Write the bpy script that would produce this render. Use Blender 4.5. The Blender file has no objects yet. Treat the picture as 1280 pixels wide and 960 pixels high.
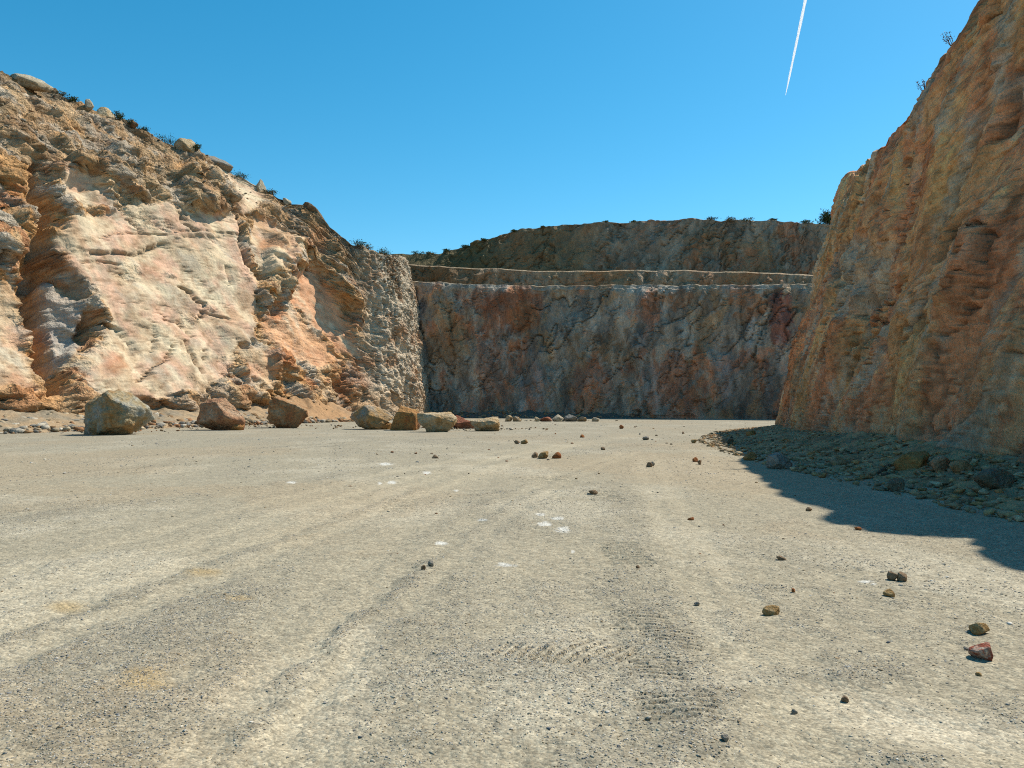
import bpy, bmesh, math, random
import numpy as np
from mathutils import Vector, Matrix, Euler

random.seed(7)
SC = bpy.context.scene
COL = SC.collection

# ------------------------------------------------------------------ camera
CAM_H = 1.6
F = 1000.0                      # focal length in pixels of a 1280-wide picture
PITCH = math.atan(25.0 / F)     # horizon sits at y = 505 of 960
cam_d = bpy.data.cameras.new("camera")
cam_d.sensor_width = 36.0
cam_d.lens = F / 1280.0 * 36.0
cam_d.clip_start = 0.1
cam_d.clip_end = 20000.0
cam = bpy.data.objects.new("camera", cam_d)
cam.location = (0, 0, CAM_H)
cam.rotation_euler = (math.pi / 2 + PITCH, 0, 0)
COL.objects.link(cam)
SC.camera = cam

# ------------------------------------------------------------------ sky and sun
SUN_AZ = math.radians(34.0)     # from +x (right) towards +y (away from the camera)
SUN_EL = math.radians(52.3)
sun_dir = Vector((math.cos(SUN_EL) * math.cos(SUN_AZ), math.cos(SUN_EL) * math.sin(SUN_AZ), math.sin(SUN_EL)))
world = bpy.data.worlds.new("World")
SC.world = world
world.use_nodes = True
wn = world.node_tree
for n in list(wn.nodes):
    wn.nodes.remove(n)
w_out = wn.nodes.new("ShaderNodeOutputWorld")
w_bg = wn.nodes.new("ShaderNodeBackground")
w_sky = wn.nodes.new("ShaderNodeTexSky")
w_sky.sky_type = 'NISHITA'
w_sky.sun_disc = False
w_sky.sun_elevation = SUN_EL
w_sky.sun_rotation = math.pi / 2 - SUN_AZ
w_sky.altitude = 600
w_sky.air_density = 1.0
w_sky.dust_density = 0.5
w_sky.ozone_density = 3.0
w_hsv = wn.nodes.new("ShaderNodeHueSaturation")
w_hsv.inputs['Saturation'].default_value = 1.38
w_hsv.inputs['Hue'].default_value = 0.477
w_hsv.inputs['Value'].default_value = 1.21
wn.links.new(w_sky.outputs[0], w_hsv.inputs['Color'])
wn.links.new(w_hsv.outputs[0], w_bg.inputs[0])
w_bg.inputs[1].default_value = 0.10
wn.links.new(w_bg.outputs[0], w_out.inputs[0])

sun_l = bpy.data.lights.new("sun", 'SUN')
sun_l.energy = 4.6
sun_l.angle = math.radians(0.5)
sun_l.color = (1.0, 0.93, 0.82)
sun_o = bpy.data.objects.new("sun", sun_l)
sun_o.rotation_euler = (-sun_dir).to_track_quat('-Z', 'Y').to_euler()
sun_o.location = (60, 40, 80)
COL.objects.link(sun_o)

SC.view_settings.view_transform = 'Standard'
SC.view_settings.look = 'None'
SC.view_settings.gamma = 1.0
SC.view_settings.use_curve_mapping = False
SC.view_settings.exposure = 0.415
SC.cycles.use_denoising = False          # keep the stone grain crisp
SC.cycles.pixel_filter_type = 'BLACKMAN_HARRIS'
SC.cycles.filter_width = 1.1

# ------------------------------------------------------------------ small helpers
cp, sp_ = math.cos(PITCH), math.sin(PITCH)


def project(P):
    """world points (...,3) -> picture pixel (1280x960)"""
    x = P[..., 0]
    y = P[..., 1]
    z = P[..., 2] - CAM_H
    d = np.maximum(y * cp + z * sp_, 0.05)
    u = -y * sp_ + z * cp
    return 640 + F * x / d, 480 - F * u / d


def ray(px, py):
    a = (px - 640) / F
    b = (480 - py) / F
    return np.array([a, cp - b * sp_, sp_ + b * cp])


def ground_pt(px, py, z=0.0):
    r = ray(px, py)
    t = (z - CAM_H) / r[2]
    return np.array([0, 0, CAM_H]) + r * t


def depth_pt(px, py, Y):
    r = ray(px, py)
    return np.array([0, 0, CAM_H]) + r * (Y / r[1])


def srgb(r, g, b):
    c = np.array([r, g, b], float) / 255.0
    return 0.75 * np.where(c <= 0.04045, c / 12.92, ((c + 0.055) / 1.055) ** 2.4)


def smooth(a, b, x):
    t = np.clip((x - a) / (b - a), 0, 1)
    return t * t * (3 - 2 * t)


def mix(a, b, m):
    return a + (b - a) * m[..., None]


# ------------------------------------------------------------------ noise
def h2(ix, iy, seed):
    h = (ix.astype(np.int64) * 374761393 + iy.astype(np.int64) * 668265263 + int(seed) * 974634777) & 0xFFFFFFFF
    h = ((h ^ (h >> 13)) * 1274126177) & 0xFFFFFFFF
    h = ((h ^ (h >> 16)) * 2246822519) & 0xFFFFFFFF
    h = h ^ (h >> 15)
    return h.astype(np.float64) / 4294967296.0


def perlin(x, y, seed=0):
    xi = np.floor(x)
    yi = np.floor(y)
    xf = x - xi
    yf = y - yi
    u = xf * xf * xf * (xf * (xf * 6 - 15) + 10)
    v = yf * yf * yf * (yf * (yf * 6 - 15) + 10)

    def g(dx, dy):
        a = h2(xi + dx, yi + dy, seed) * 2 * np.pi
        return np.cos(a) * (xf - dx) + np.sin(a) * (yf - dy)
    n0 = g(0, 0) * (1 - u) + g(1, 0) * u
    n1 = g(0, 1) * (1 - u) + g(1, 1) * u
    return (n0 * (1 - v) + n1 * v) * 1.5


def fbm(x, y, octaves=4, seed=0, gain=0.5, lac=2.03):
    s = 0
    a = 1.0
    t = 0
    for i in range(octaves):
        s = s + a * perlin(x, y, seed + i * 17)
        t += a
        a *= gain
        x = x * lac + 3.1
        y = y * lac + 1.7
    return s / t


def ridged(x, y, octaves=4, seed=0, gain=0.5):
    s = 0
    a = 1.0
    t = 0
    for i in range(octaves):
        s = s + a * (1 - 2 * np.abs(perlin(x, y, seed + i * 23)))
        t += a
        a *= gain
        x = x * 2.03 + 5.3
        y = y * 2.03 + 2.9
    return s / t


def worley(x, y, seed=0):
    xi = np.floor(x)
    yi = np.floor(y)
    f1 = np.full(x.shape, 9e9)
    f2 = np.full(x.shape, 9e9)
    bx = np.zeros(x.shape)
    by = np.zeros(x.shape)
    dx1 = np.zeros(x.shape)
    dy1 = np.zeros(x.shape)
    for i in (-1, 0, 1):
        for j in (-1, 0, 1):
            cx = xi + i
            cy = yi + j
            px = cx + h2(cx, cy, seed)
            py = cy + h2(cx, cy, seed + 5)
            ddx = x - px
            ddy = y - py
            d = ddx * ddx + ddy * ddy
            n = d < f1
            f2 = np.where(n, f1, np.minimum(f2, d))
            f1 = np.where(n, d, f1)
            bx = np.where(n, cx, bx)
            by = np.where(n, cy, by)
            dx1 = np.where(n, ddx, dx1)
            dy1 = np.where(n, ddy, dy1)
    edge = np.sqrt(f2) - np.sqrt(f1)
    return edge, h2(bx, by, seed + 11), h2(bx, by, seed + 12), h2(bx, by, seed + 13), h2(bx, by, seed + 14), dx1, dy1


def h3(ix, iy, iz, seed):
    h = ix * np.uint32(374761393) + iy * np.uint32(668265263) + iz * np.uint32(1442695041) + np.uint32((int(seed) * 974634777) & 0xFFFFFFFF)
    h = (h ^ (h >> np.uint32(13))) * np.uint32(1274126177)
    h = (h ^ (h >> np.uint32(16))) * np.uint32(2246822519)
    return h ^ (h >> np.uint32(15))


def u01(h):
    return (h >> np.uint32(8)).astype(np.float32) * np.float32(1 / 16777216)


def cells3(P):
    f = np.floor(P)
    i = f.astype(np.int32).view(np.uint32) if f.dtype == np.float32 else f.astype(np.int32).astype(np.uint32)
    return f, i


def perlin3(P, seed=0):
    P = np.asarray(P, np.float32)
    f = np.floor(P)
    d = P - f
    i = f.astype(np.int64).astype(np.uint32)
    w = d * d * d * (d * (d * 6 - 15) + 10)
    out = np.zeros(P.shape[:-1], np.float32)
    for a in (0, 1):
        for b in (0, 1):
            for c in (0, 1):
                h = h3(i[..., 0] + np.uint32(a), i[..., 1] + np.uint32(b), i[..., 2] + np.uint32(c), seed)
                gx = (h & np.uint32(1023)).astype(np.float32) / 511.5 - 1
                gy = ((h >> np.uint32(10)) & np.uint32(1023)).astype(np.float32) / 511.5 - 1
                gz = ((h >> np.uint32(20)) & np.uint32(1023)).astype(np.float32) / 511.5 - 1
                wt = (w[..., 0] if a else 1 - w[..., 0]) * (w[..., 1] if b else 1 - w[..., 1]) * (w[..., 2] if c else 1 - w[..., 2])
                out += wt * (gx * (d[..., 0] - a) + gy * (d[..., 1] - b) + gz * (d[..., 2] - c))
    return out * 1.1


def fbm3(P, octaves=4, seed=0, gain=0.5):
    P = np.asarray(P, np.float32)
    s, a, t = 0, 1.0, 0
    for k in range(octaves):
        s = s + a * perlin3(P, seed + 17 * k)
        t += a
        a *= gain
        P = P * np.float32(2.03) + np.float32(3.7)
    return s / t


def ridged3(P, octaves=3, seed=0, gain=0.5):
    P = np.asarray(P, np.float32)
    s, a, t = 0, 1.0, 0
    for k in range(octaves):
        s = s + a * (1 - 2 * np.abs(perlin3(P, seed + 17 * k)))
        t += a
        a *= gain
        P = P * np.float32(2.03) + np.float32(3.7)
    return s / t


def worley3(P, seed=0):
    P = np.asarray(P, np.float32)
    f = np.floor(P)
    i = f.astype(np.int64).astype(np.uint32)
    fr = P - f
    sh = P.shape[:-1]
    f1 = np.full(sh, 9e9, np.float32)
    f2 = np.full(sh, 9e9, np.float32)
    hb = np.zeros(sh, np.uint32)
    D = np.zeros(sh + (3,), np.float32)
    for a in (-1, 0, 1):
        for b in (-1, 0, 1):
            for c in (-1, 0, 1):
                h = h3(i[..., 0] + np.uint32(a & 0xFFFFFFFF), i[..., 1] + np.uint32(b & 0xFFFFFFFF), i[..., 2] + np.uint32(c & 0xFFFFFFFF), seed)
                dx = fr[..., 0] - a - (h & np.uint32(1023)).astype(np.float32) / 1023
                dy = fr[..., 1] - b - ((h >> np.uint32(10)) & np.uint32(1023)).astype(np.float32) / 1023
                dz = fr[..., 2] - c - ((h >> np.uint32(20)) & np.uint32(1023)).astype(np.float32) / 1023
                d = dx * dx + dy * dy + dz * dz
                n = d < f1
                f2 = np.where(n, f1, np.minimum(f2, d))
                f1 = np.where(n, d, f1)
                hb = np.where(n, h, hb)
                D[..., 0] = np.where(n, dx, D[..., 0])
                D[..., 1] = np.where(n, dy, D[..., 1])
                D[..., 2] = np.where(n, dz, D[..., 2])
    z = np.zeros_like(hb)
    r = [u01(h3(hb, z, z, seed + 31 + k)) for k in range(5)]
    return np.sqrt(f2) - np.sqrt(f1), r, D


def blocks3(P, size, seed, axis=(0, 0, 1), aspect=1.0, amp=1.0, tilt=0.9, warp=0.35, crack=0.25, cw=0.06):
    """fractured rock in space: tilted facets, steps and open joints, stretched along an axis"""
    P = np.asarray(P, np.float32)
    ax = np.array(axis, np.float32)
    ax /= np.linalg.norm(ax)
    t = (P @ ax) * np.float32(1 / aspect - 1)
    Q = (P + t[..., None] * ax) / np.float32(size)
    wv = np.stack([perlin3(Q * 1.4 + k * 7.7, seed + 60 + k) for k in range(3)], -1)
    wv += 0.5 * np.stack([perlin3(Q * 3.1 + k * 5.3, seed + 70 + k) for k in range(3)], -1)
    e, r, D = worley3(Q + np.float32(warp) * wv, seed)
    d = (r[0] - 0.5) + tilt * 2 * ((r[1] - 0.5) * D[..., 0] + (r[2] - 0.5) * D[..., 1] + (r[3] - 0.5) * D[..., 2])
    d = d - crack * (1 - smooth(0, cw, e))
    return amp * d, r[4], e


_rt = np.random.default_rng(99)
ROT = np.stack([np.linalg.qr(_rt.normal(size=(3, 3)))[0] for _ in range(32)]).astype(np.float32)


def facets3(P, size, seed, axis=(0, 0, 1), aspect=1.0, amp=1.0, warp=0.12, flat=0.22, hvar=0.4):
    """broken rock in space: flat-topped angular lumps that meet in sharp creases, without steps; about 0 on average"""
    P = np.asarray(P, np.float32)
    ax = np.array(axis, np.float32)
    ax /= np.linalg.norm(ax)
    t = (P @ ax) * np.float32(1 / aspect - 1)
    Q = (P + t[..., None] * ax) / np.float32(size)
    wv = np.stack([perlin3(Q * 1.9 + k * 7.7, seed + 60 + k) for k in range(3)], -1)
    Q = Q + np.float32(warp) * wv
    f = np.floor(Q)
    i = f.astype(np.int64).astype(np.uint32)
    fr = Q - f
    v = np.full(P.shape[:-1], 9.0, np.float32)
    hb = np.zeros(P.shape[:-1], np.uint32)
    for a in (-1, 0, 1):
        for b in (-1, 0, 1):
            for c in (-1, 0, 1):
                h = h3(i[..., 0] + np.uint32(a & 0xFFFFFFFF), i[..., 1] + np.uint32(b & 0xFFFFFFFF), i[..., 2] + np.uint32(c & 0xFFFFFFFF), seed)
                dx = fr[..., 0] - a - (h & np.uint32(1023)).astype(np.float32) / 1023
                dy = fr[..., 1] - b - ((h >> np.uint32(10)) & np.uint32(1023)).astype(np.float32) / 1023
                dz = fr[..., 2] - c - ((h >> np.uint32(20)) & np.uint32(1023)).astype(np.float32) / 1023
                R = ROT[(h >> np.uint32(5)) & np.uint32(31)]
                m = np.abs(R[..., 0, 0] * dx + R[..., 0, 1] * dy + R[..., 0, 2] * dz)
                m = np.maximum(m, np.abs(R[..., 1, 0] * dx + R[..., 1, 1] * dy + R[..., 1, 2] * dz) * np.float32(0.8))
                m = np.maximum(m, np.abs(R[..., 2, 0] * dx + R[..., 2, 1] * dy + R[..., 2, 2] * dz) * np.float32(1.25))
                m = m + np.float32(hvar) * ((h >> np.uint32(12)) & np.uint32(255)).astype(np.float32) / 255
                n = m < v
                v = np.where(n, m, v)
                hb = np.where(n, h, hb)
    tone = u01(h3(hb, np.zeros_like(hb), np.zeros_like(hb), seed + 9))
    return amp * (0.62 - np.maximum(v, flat)), tone


def cracks3(P, size, seed, axis=(0, 0, 1), aspect=1.0, width=0.05, cover=0.0):
    """irregular branching joints: 1 in the joint, 0 elsewhere; they start and stop"""
    P = np.asarray(P, np.float32)
    ax = np.array(axis, np.float32)
    ax /= np.linalg.norm(ax)
    t = (P @ ax) * np.float32(1 / aspect - 1)
    Q = (P + t[..., None] * ax) / np.float32(size)
    n = perlin3(Q, seed) + 0.45 * perlin3(Q * 2.3 + 5, seed + 1) + 0.2 * perlin3(Q * 5.1 + 9, seed + 2)
    m = smooth(cover - 0.12, cover + 0.12, perlin3(Q * 0.8 + 31, seed + 3))
    return smooth(width, width * 0.25, np.abs(n)) * m


def soft_normals(P, k=2):
    n = sheet_normals(P)
    for _ in range(k):
        n[1:-1] = 0.25 * n[:-2] + 0.5 * n[1:-1] + 0.25 * n[2:]
        n[:, 1:-1] = 0.25 * n[:, :-2] + 0.5 * n[:, 1:-1] + 0.25 * n[:, 2:]
    return n / (np.linalg.norm(n, axis=-1)[..., None] + 1e-9)


def blocks(s, w, size, seed, ang=0.0, aspect=1.0, amp=1.0, tilt=0.8, warp=0.25, crack=0.25, cw=0.06):
    """fractured rock: tilted facets with steps between them and open joints; metres in, metres out"""
    c, n = math.cos(ang), math.sin(ang)
    a = (s * c + w * n) / size / aspect
    b = (-s * n + w * c) / size
    a2 = a + warp * fbm(a * 1.3, b * 1.3, 3, seed + 40)
    b2 = b + warp * fbm(a * 1.3 + 9, b * 1.3 + 4, 3, seed + 50)
    e, r1, r2, r3, r4, dx, dy = worley(a2, b2, seed)
    d = (r1 - 0.5) + tilt * ((r2 - 0.5) * 2 * dx + (r3 - 0.5) * 2 * dy)
    d = d - crack * (1 - smooth(0, cw, e))
    return d * amp, r4, e


def poly_sd(px, py, pts):
    """signed distance in px, negative inside"""
    pts = np.array(pts, float)
    n = len(pts)
    d = np.full(px.shape, 1e18)
    inside = np.zeros(px.shape, bool)
    for i in range(n):
        x0, y0 = pts[i]
        x1, y1 = pts[(i + 1) % n]
        ex, ey = x1 - x0, y1 - y0
        wx, wy = px - x0, py - y0
        t = np.clip((wx * ex + wy * ey) / (ex * ex + ey * ey + 1e-9), 0, 1)
        d = np.minimum(d, (wx - t * ex) ** 2 + (wy - t * ey) ** 2)
        c = ((y0 > py) != (y1 > py)) & (px < (x1 - x0) * (py - y0) / (y1 - y0 + 1e-12) + x0)
        inside ^= c
    d = np.sqrt(d)
    return np.where(inside, -d, d)


def line_d(px, py, pts):
    d = np.full(px.shape, 1e18)
    for (x0, y0), (x1, y1) in zip(pts[:-1], pts[1:]):
        ex, ey = x1 - x0, y1 - y0
        wx, wy = px - x0, py - y0
        t = np.clip((wx * ex + wy * ey) / (ex * ex + ey * ey + 1e-9), 0, 1)
        d = np.minimum(d, (wx - t * ex) ** 2 + (wy - t * ey) ** 2)
    return np.sqrt(d)


# ------------------------------------------------------------------ mesh builders
def mesh_from_arrays(name, V, faces, mat, colors=None, smooth_shade=False, chip=None):
    """V (n,3); faces (m,k) with k = 3 or 4"""
    me = bpy.data.meshes.new(name)
    n, (m, k) = len(V), faces.shape
    me.vertices.add(n)
    me.vertices.foreach_set("co", np.ascontiguousarray(V, dtype=np.float32).ravel())
    me.loops.add(m * k)
    me.loops.foreach_set("vertex_index", np.ascontiguousarray(faces, dtype=np.int32).ravel())
    me.polygons.add(m)
    me.polygons.foreach_set("loop_start", np.arange(0, m * k, k, dtype=np.int32))
    me.polygons.foreach_set("loop_total", np.full(m, k, dtype=np.int32))
    me.update(calc_edges=True)
    if smooth_shade:
        me.polygons.foreach_set("use_smooth", np.ones(m, bool))
    if colors is not None:
        at = me.attributes.new("rock_colour", 'FLOAT_COLOR', 'POINT')
        c4 = np.ones((n, 4), np.float32)
        c4[:, :3] = colors
        at.data.foreach_set("color", c4.ravel())
        a2 = me.attributes.new("chip", 'FLOAT', 'POINT')
        a2.data.foreach_set("value", np.ascontiguousarray(chip if chip is not None else np.ones(n), dtype=np.float32).ravel())
    if mat:
        me.materials.append(mat)
    return me


def link(name, me, parent=None, loc=None):
    o = bpy.data.objects.new(name, me)
    COL.objects.link(o)
    if parent:
        o.parent = parent
    if loc is not None:
        o.location = loc
    return o


def tag(o, label=None, cat=None, group=None, kind=None):
    if label:
        o['label'] = label
    if cat:
        o['category'] = cat
    if group:
        o['group'] = group
    if kind:
        o['kind'] = kind
    return o


def grid_faces(nu, nv, wrap=False, flip=False):
    i = np.arange(nu if wrap else nu - 1)[:, None]
    j = np.arange(nv - 1)[None, :]
    i2 = (i + 1) % nu
    a = i * nv + j
    b = i2 * nv + j
    c = i2 * nv + j + 1
    d = i * nv + j + 1
    f = np.stack([a, b, c, d], -1).reshape(-1, 4)
    return f[:, ::-1] if flip else f


# ------------------------------------------------------------------ materials
def new_mat(name):
    m = bpy.data.materials.new(name)
    m.use_nodes = True
    nt = m.node_tree
    b = nt.nodes['Principled BSDF']
    b.inputs['Roughness'].default_value = 0.92
    b.inputs['Specular IOR Level'].default_value = 0.15
    return m, nt, b


def chipped_normal(nt, coord, b, scale, strength, dist):
    """angular chips (Voronoi) over rough grain (noise) as a bump"""
    hs = None
    for k, (sc, amp) in enumerate(((1.0, 1.0), (2.7, 0.45), (6.5, 0.2))):
        v = nt.nodes.new("ShaderNodeTexVoronoi")
        v.distance = 'CHEBYCHEV' if k == 0 else 'MANHATTAN'
        v.inputs['Scale'].default_value = scale * sc
        v.inputs['Randomness'].default_value = 1.0
        nt.links.new(coord, v.inputs['Vector'])
        m = nt.nodes.new("ShaderNodeMath")
        m.operation = 'MULTIPLY'
        m.inputs[1].default_value = amp
        nt.links.new(v.outputs['Distance'], m.inputs[0])
        if hs is None:
            hs = m.outputs[0]
        else:
            ad = nt.nodes.new("ShaderNodeMath")
            ad.operation = 'ADD'
            nt.links.new(hs, ad.inputs[0])
            nt.links.new(m.outputs[0], ad.inputs[1])
            hs = ad.outputs[0]
    n2 = nt.nodes.new("ShaderNodeTexNoise")
    n2.inputs['Scale'].default_value = scale * 2.0
    n2.inputs['Detail'].default_value = 9
    n2.inputs['Roughness'].default_value = 0.72
    nt.links.new(coord, n2.inputs['Vector'])
    ad = nt.nodes.new("ShaderNodeMath")
    ad.operation = 'ADD'
    nt.links.new(hs, ad.inputs[0])
    nt.links.new(n2.outputs['Fac'], ad.inputs[1])
    bp = nt.nodes.new("ShaderNodeBump")
    bp.inputs['Strength'].default_value = strength
    bp.inputs['Distance'].default_value = dist
    nt.links.new(ad.outputs[0], bp.inputs['Height'])
    nt.links.new(bp.outputs[0], b.inputs['Normal'])
    return bp


def rock_attr_mat(name, scale=2.0, bump=0.5, bump_dist=0.05, var=0.35, stretch=None):
    """colour from the mesh's own mineral colours, broken up by fine grain, with a chipped bump.
    The mesh attribute chip (0..1) says how broken the surface is."""
    m, nt, b = new_mat(name)
    at = nt.nodes.new("ShaderNodeAttribute")
    at.attribute_name = "rock_colour"
    tc = nt.nodes.new("ShaderNodeTexCoord")
    co = tc.outputs['Object']
    if stretch:
        mp = nt.nodes.new("ShaderNodeMapping")
        mp.inputs['Rotation'].default_value = stretch[0]
        mp.inputs['Scale'].default_value = stretch[1]
        nt.links.new(co, mp.inputs['Vector'])
        co = mp.outputs[0]
    val = None
    for sc, det, lo, hi in ((scale, 9, 1 - var, 1 + var * 0.75), (scale * 5.3, 6, 1 - var * 0.8, 1 + var * 0.7)):
        n1 = nt.nodes.new("ShaderNodeTexNoise")
        n1.inputs['Scale'].default_value = sc
        n1.inputs['Detail'].default_value = det
        n1.inputs['Roughness'].default_value = 0.7
        nt.links.new(co, n1.inputs['Vector'])
        mr = nt.nodes.new("ShaderNodeMapRange")
        mr.inputs['From Min'].default_value = 0.32
        mr.inputs['From Max'].default_value = 0.68
        mr.inputs['To Min'].default_value = lo
        mr.inputs['To Max'].default_value = hi
        nt.links.new(n1.outputs['Fac'], mr.inputs['Value'])
        if val is None:
            val = mr.outputs[0]
        else:
            x = nt.nodes.new("ShaderNodeMath")
            x.operation = 'MULTIPLY'
            nt.links.new(val, x.inputs[0])
            nt.links.new(mr.outputs[0], x.inputs[1])
            val = x.outputs[0]
    mx = nt.nodes.new("ShaderNodeVectorMath")
    mx.operation = 'SCALE'
    nt.links.new(at.outputs['Color'], mx.inputs[0])
    nt.links.new(val, mx.inputs['Scale'])
    nt.links.new(mx.outputs[0], b.inputs['Base Color'])
    bp = chipped_normal(nt, co, b, scale, bump, bump_dist)
    ch = nt.nodes.new("ShaderNodeAttribute")
    ch.attribute_name = "chip"
    ms = nt.nodes.new("ShaderNodeMath")
    ms.operation = 'MULTIPLY'
    ms.inputs[1].default_value = bump
    nt.links.new(ch.outputs['Fac'], ms.inputs[0])
    nt.links.new(ms.outputs[0], bp.inputs['Strength'])
    return m


def boulder_mat(name, c1, c2, c3, scale=1.2, bump_dist=0.06):
    """three mineral colours in patches; object space"""
    m, nt, b = new_mat(name)
    tc = nt.nodes.new("ShaderNodeTexCoord")
    n1 = nt.nodes.new("ShaderNodeTexNoise")
    n1.inputs['Scale'].default_value = scale
    n1.inputs['Detail'].default_value = 7
    n1.inputs['Roughness'].default_value = 0.62
    n1.inputs['Distortion'].default_value = 0.6
    nt.links.new(tc.outputs['Object'], n1.inputs['Vector'])
    cr = nt.nodes.new("ShaderNodeValToRGB")
    e = cr.color_ramp.elements
    e[0].position = 0.36
    e[0].color = (*srgb(*c1), 1)
    e[1].position = 0.66
    e[1].color = (*srgb(*c3), 1)
    k = e.new(0.5)
    k.color = (*srgb(*c2), 1)
    nt.links.new(n1.outputs['Fac'], cr.inputs[0])
    n2 = nt.nodes.new("ShaderNodeTexNoise")
    n2.inputs['Scale'].default_value = scale * 6
    n2.inputs['Detail'].default_value = 8
    n2.inputs['Roughness'].default_value = 0.7
    nt.links.new(tc.outputs['Object'], n2.inputs['Vector'])
    mr = nt.nodes.new("ShaderNodeMapRange")
    mr.inputs['From Min'].default_value = 0.3
    mr.inputs['From Max'].default_value = 0.7
    mr.inputs['To Min'].default_value = 0.55
    mr.inputs['To Max'].default_value = 1.3
    nt.links.new(n2.outputs['Fac'], mr.inputs['Value'])
    mx = nt.nodes.new("ShaderNodeVectorMath")
    mx.operation = 'SCALE'
    nt.links.new(cr.outputs[0], mx.inputs[0])
    nt.links.new(mr.outputs[0], mx.inputs['Scale'])
    nt.links.new(mx.outputs[0], b.inputs['Base Color'])
    chipped_normal(nt, tc.outputs['Object'], b, scale * 3.0, 0.8, bump_dist * 1.6)
    return m


def ground_mat(name):
    """dust and packed grit: single grains a centimetre or so across, each of its own tone"""
    m, nt, b = new_mat(name)
    at = nt.nodes.new("ShaderNodeAttribute")
    at.attribute_name = "rock_colour"
    tc = nt.nodes.new("ShaderNodeTexCoord")
    val, hts = None, None
    for sc, lo, hi, hb in ((95.0, 0.70, 1.28, 0.6), (38.0, 0.80, 1.18, 1.0), (14.0, 0.86, 1.13, 0.6)):
        v = nt.nodes.new("ShaderNodeTexVoronoi")
        v.inputs['Scale'].default_value = sc
        v.inputs['Randomness'].default_value = 1.0
        nt.links.new(tc.outputs['Object'], v.inputs['Vector'])
        sp = nt.nodes.new("ShaderNodeSeparateColor")
        nt.links.new(v.outputs['Color'], sp.inputs[0])
        mr = nt.nodes.new("ShaderNodeMapRange")
        mr.inputs['To Min'].default_value = lo
        mr.inputs['To Max'].default_value = hi
        nt.links.new(sp.outputs[0], mr.inputs['Value'])
        hm = nt.nodes.new("ShaderNodeMath")
        hm.operation = 'MULTIPLY'
        hm.inputs[1].default_value = -hb * 95.0 / sc * 0.5
        nt.links.new(v.outputs['Distance'], hm.inputs[0])
        if val is None:
            val, hts = mr.outputs[0], hm.outputs[0]
        else:
            x = nt.nodes.new("ShaderNodeMath")
            x.operation = 'MULTIPLY'
            nt.links.new(val, x.inputs[0])
            nt.links.new(mr.outputs[0], x.inputs[1])
            val = x.outputs[0]
            y = nt.nodes.new("ShaderNodeMath")
            y.operation = 'ADD'
            nt.links.new(hts, y.inputs[0])
            nt.links.new(hm.outputs[0], y.inputs[1])
            hts = y.outputs[0]
    mx = nt.nodes.new("ShaderNodeVectorMath")
    mx.operation = 'SCALE'
    nt.links.new(at.outputs['Color'], mx.inputs[0])
    nt.links.new(val, mx.inputs['Scale'])
    nt.links.new(mx.outputs[0], b.inputs['Base Color'])
    bp = nt.nodes.new("ShaderNodeBump")
    bp.inputs['Strength'].default_value = 0.55
    bp.inputs['Distance'].default_value = 0.010
    nt.links.new(hts, bp.inputs['Height'])
    nt.links.new(bp.outputs[0], b.inputs['Normal'])
    return m


M_left = rock_attr_mat("left_rock", 1.5, 0.9, 0.30, 0.22)
M_back = rock_attr_mat("back_rock", 1.3, 0.7, 0.22, 0.32, ((0, 0.25, 0), (1.0, 1.0, 0.4)))
M_right = rock_attr_mat("right_rock", 2.6, 0.9, 0.12, 0.24, ((0.42, 0, 0), (1.0, 1.0, 0.7)))
M_ground = ground_mat("gravelly_ground")
M_pebble = rock_attr_mat("pebble_stone", 80.0, 0.3, 0.003, 0.2)
M_rubble = rock_attr_mat("rubble_stone", 5.0, 0.6, 0.04, 0.3)


# ------------------------------------------------------------------ wall sheets
def spline(ctrl, n):
    """evenly spaced points along a smoothed polyline, with unit normals on its right-hand side"""
    ctrl = np.array(ctrl, float)
    k = len(ctrl)
    P = []
    for i in range(k - 1):
        p0 = ctrl[max(i - 1, 0)]
        p1 = ctrl[i]
        p2 = ctrl[i + 1]
        p3 = ctrl[min(i + 2, k - 1)]
        t = np.linspace(0, 1, 60, endpoint=False)[:, None]
        P.append(0.5 * (2 * p1 + (p2 - p0) * t + (2 * p0 - 5 * p1 + 4 * p2 - p3) * t ** 2 + (3 * p1 - p0 - 3 * p2 + p3) * t ** 3))
    P = np.concatenate(P + [ctrl[-1:]])
    L = np.concatenate([[0], np.cumsum(np.linalg.norm(np.diff(P, axis=0), axis=1))])
    s = np.linspace(0, L[-1], n) if not isinstance(n, np.ndarray) else n * L[-1]
    Q = np.stack([np.interp(s, L, P[:, 0]), np.interp(s, L, P[:, 1])], 1)
    T = np.gradient(Q, axis=0)
    T /= np.linalg.norm(T, axis=1)[:, None]
    return Q, np.stack([T[:, 1], -T[:, 0]], 1), s


def sheet_normals(P):
    du = np.gradient(P, axis=0)
    dv = np.gradient(P, axis=1)
    n = np.cross(du, dv)
    n /= np.linalg.norm(n, axis=-1)[..., None] + 1e-9
    return n


def profile_sheet(Q, N, prof, nv, dens):
    """prof(u) -> list of (setback, z) arrays, each (nu,); sampled with densities per segment"""
    nu = len(Q)
    segs = []
    for k in range(len(prof) - 1):
        m = max(2, int(nv * dens[k]))
        t = np.linspace(0, 1, m, endpoint=(k == len(prof) - 2))
        sb = prof[k][0][:, None] * (1 - t) + prof[k + 1][0][:, None] * t
        z = prof[k][1][:, None] * (1 - t) + prof[k + 1][1][:, None] * t
        segs.append((sb, z))
    SB = np.concatenate([a for a, b in segs], 1)
    Z = np.concatenate([b for a, b in segs], 1)
    P = np.zeros((nu, SB.shape[1], 3))
    P[..., 0] = Q[:, 0:1] - N[:, 0:1] * SB
    P[..., 1] = Q[:, 1:2] - N[:, 1:2] * SB
    P[..., 2] = Z
    return P


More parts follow.
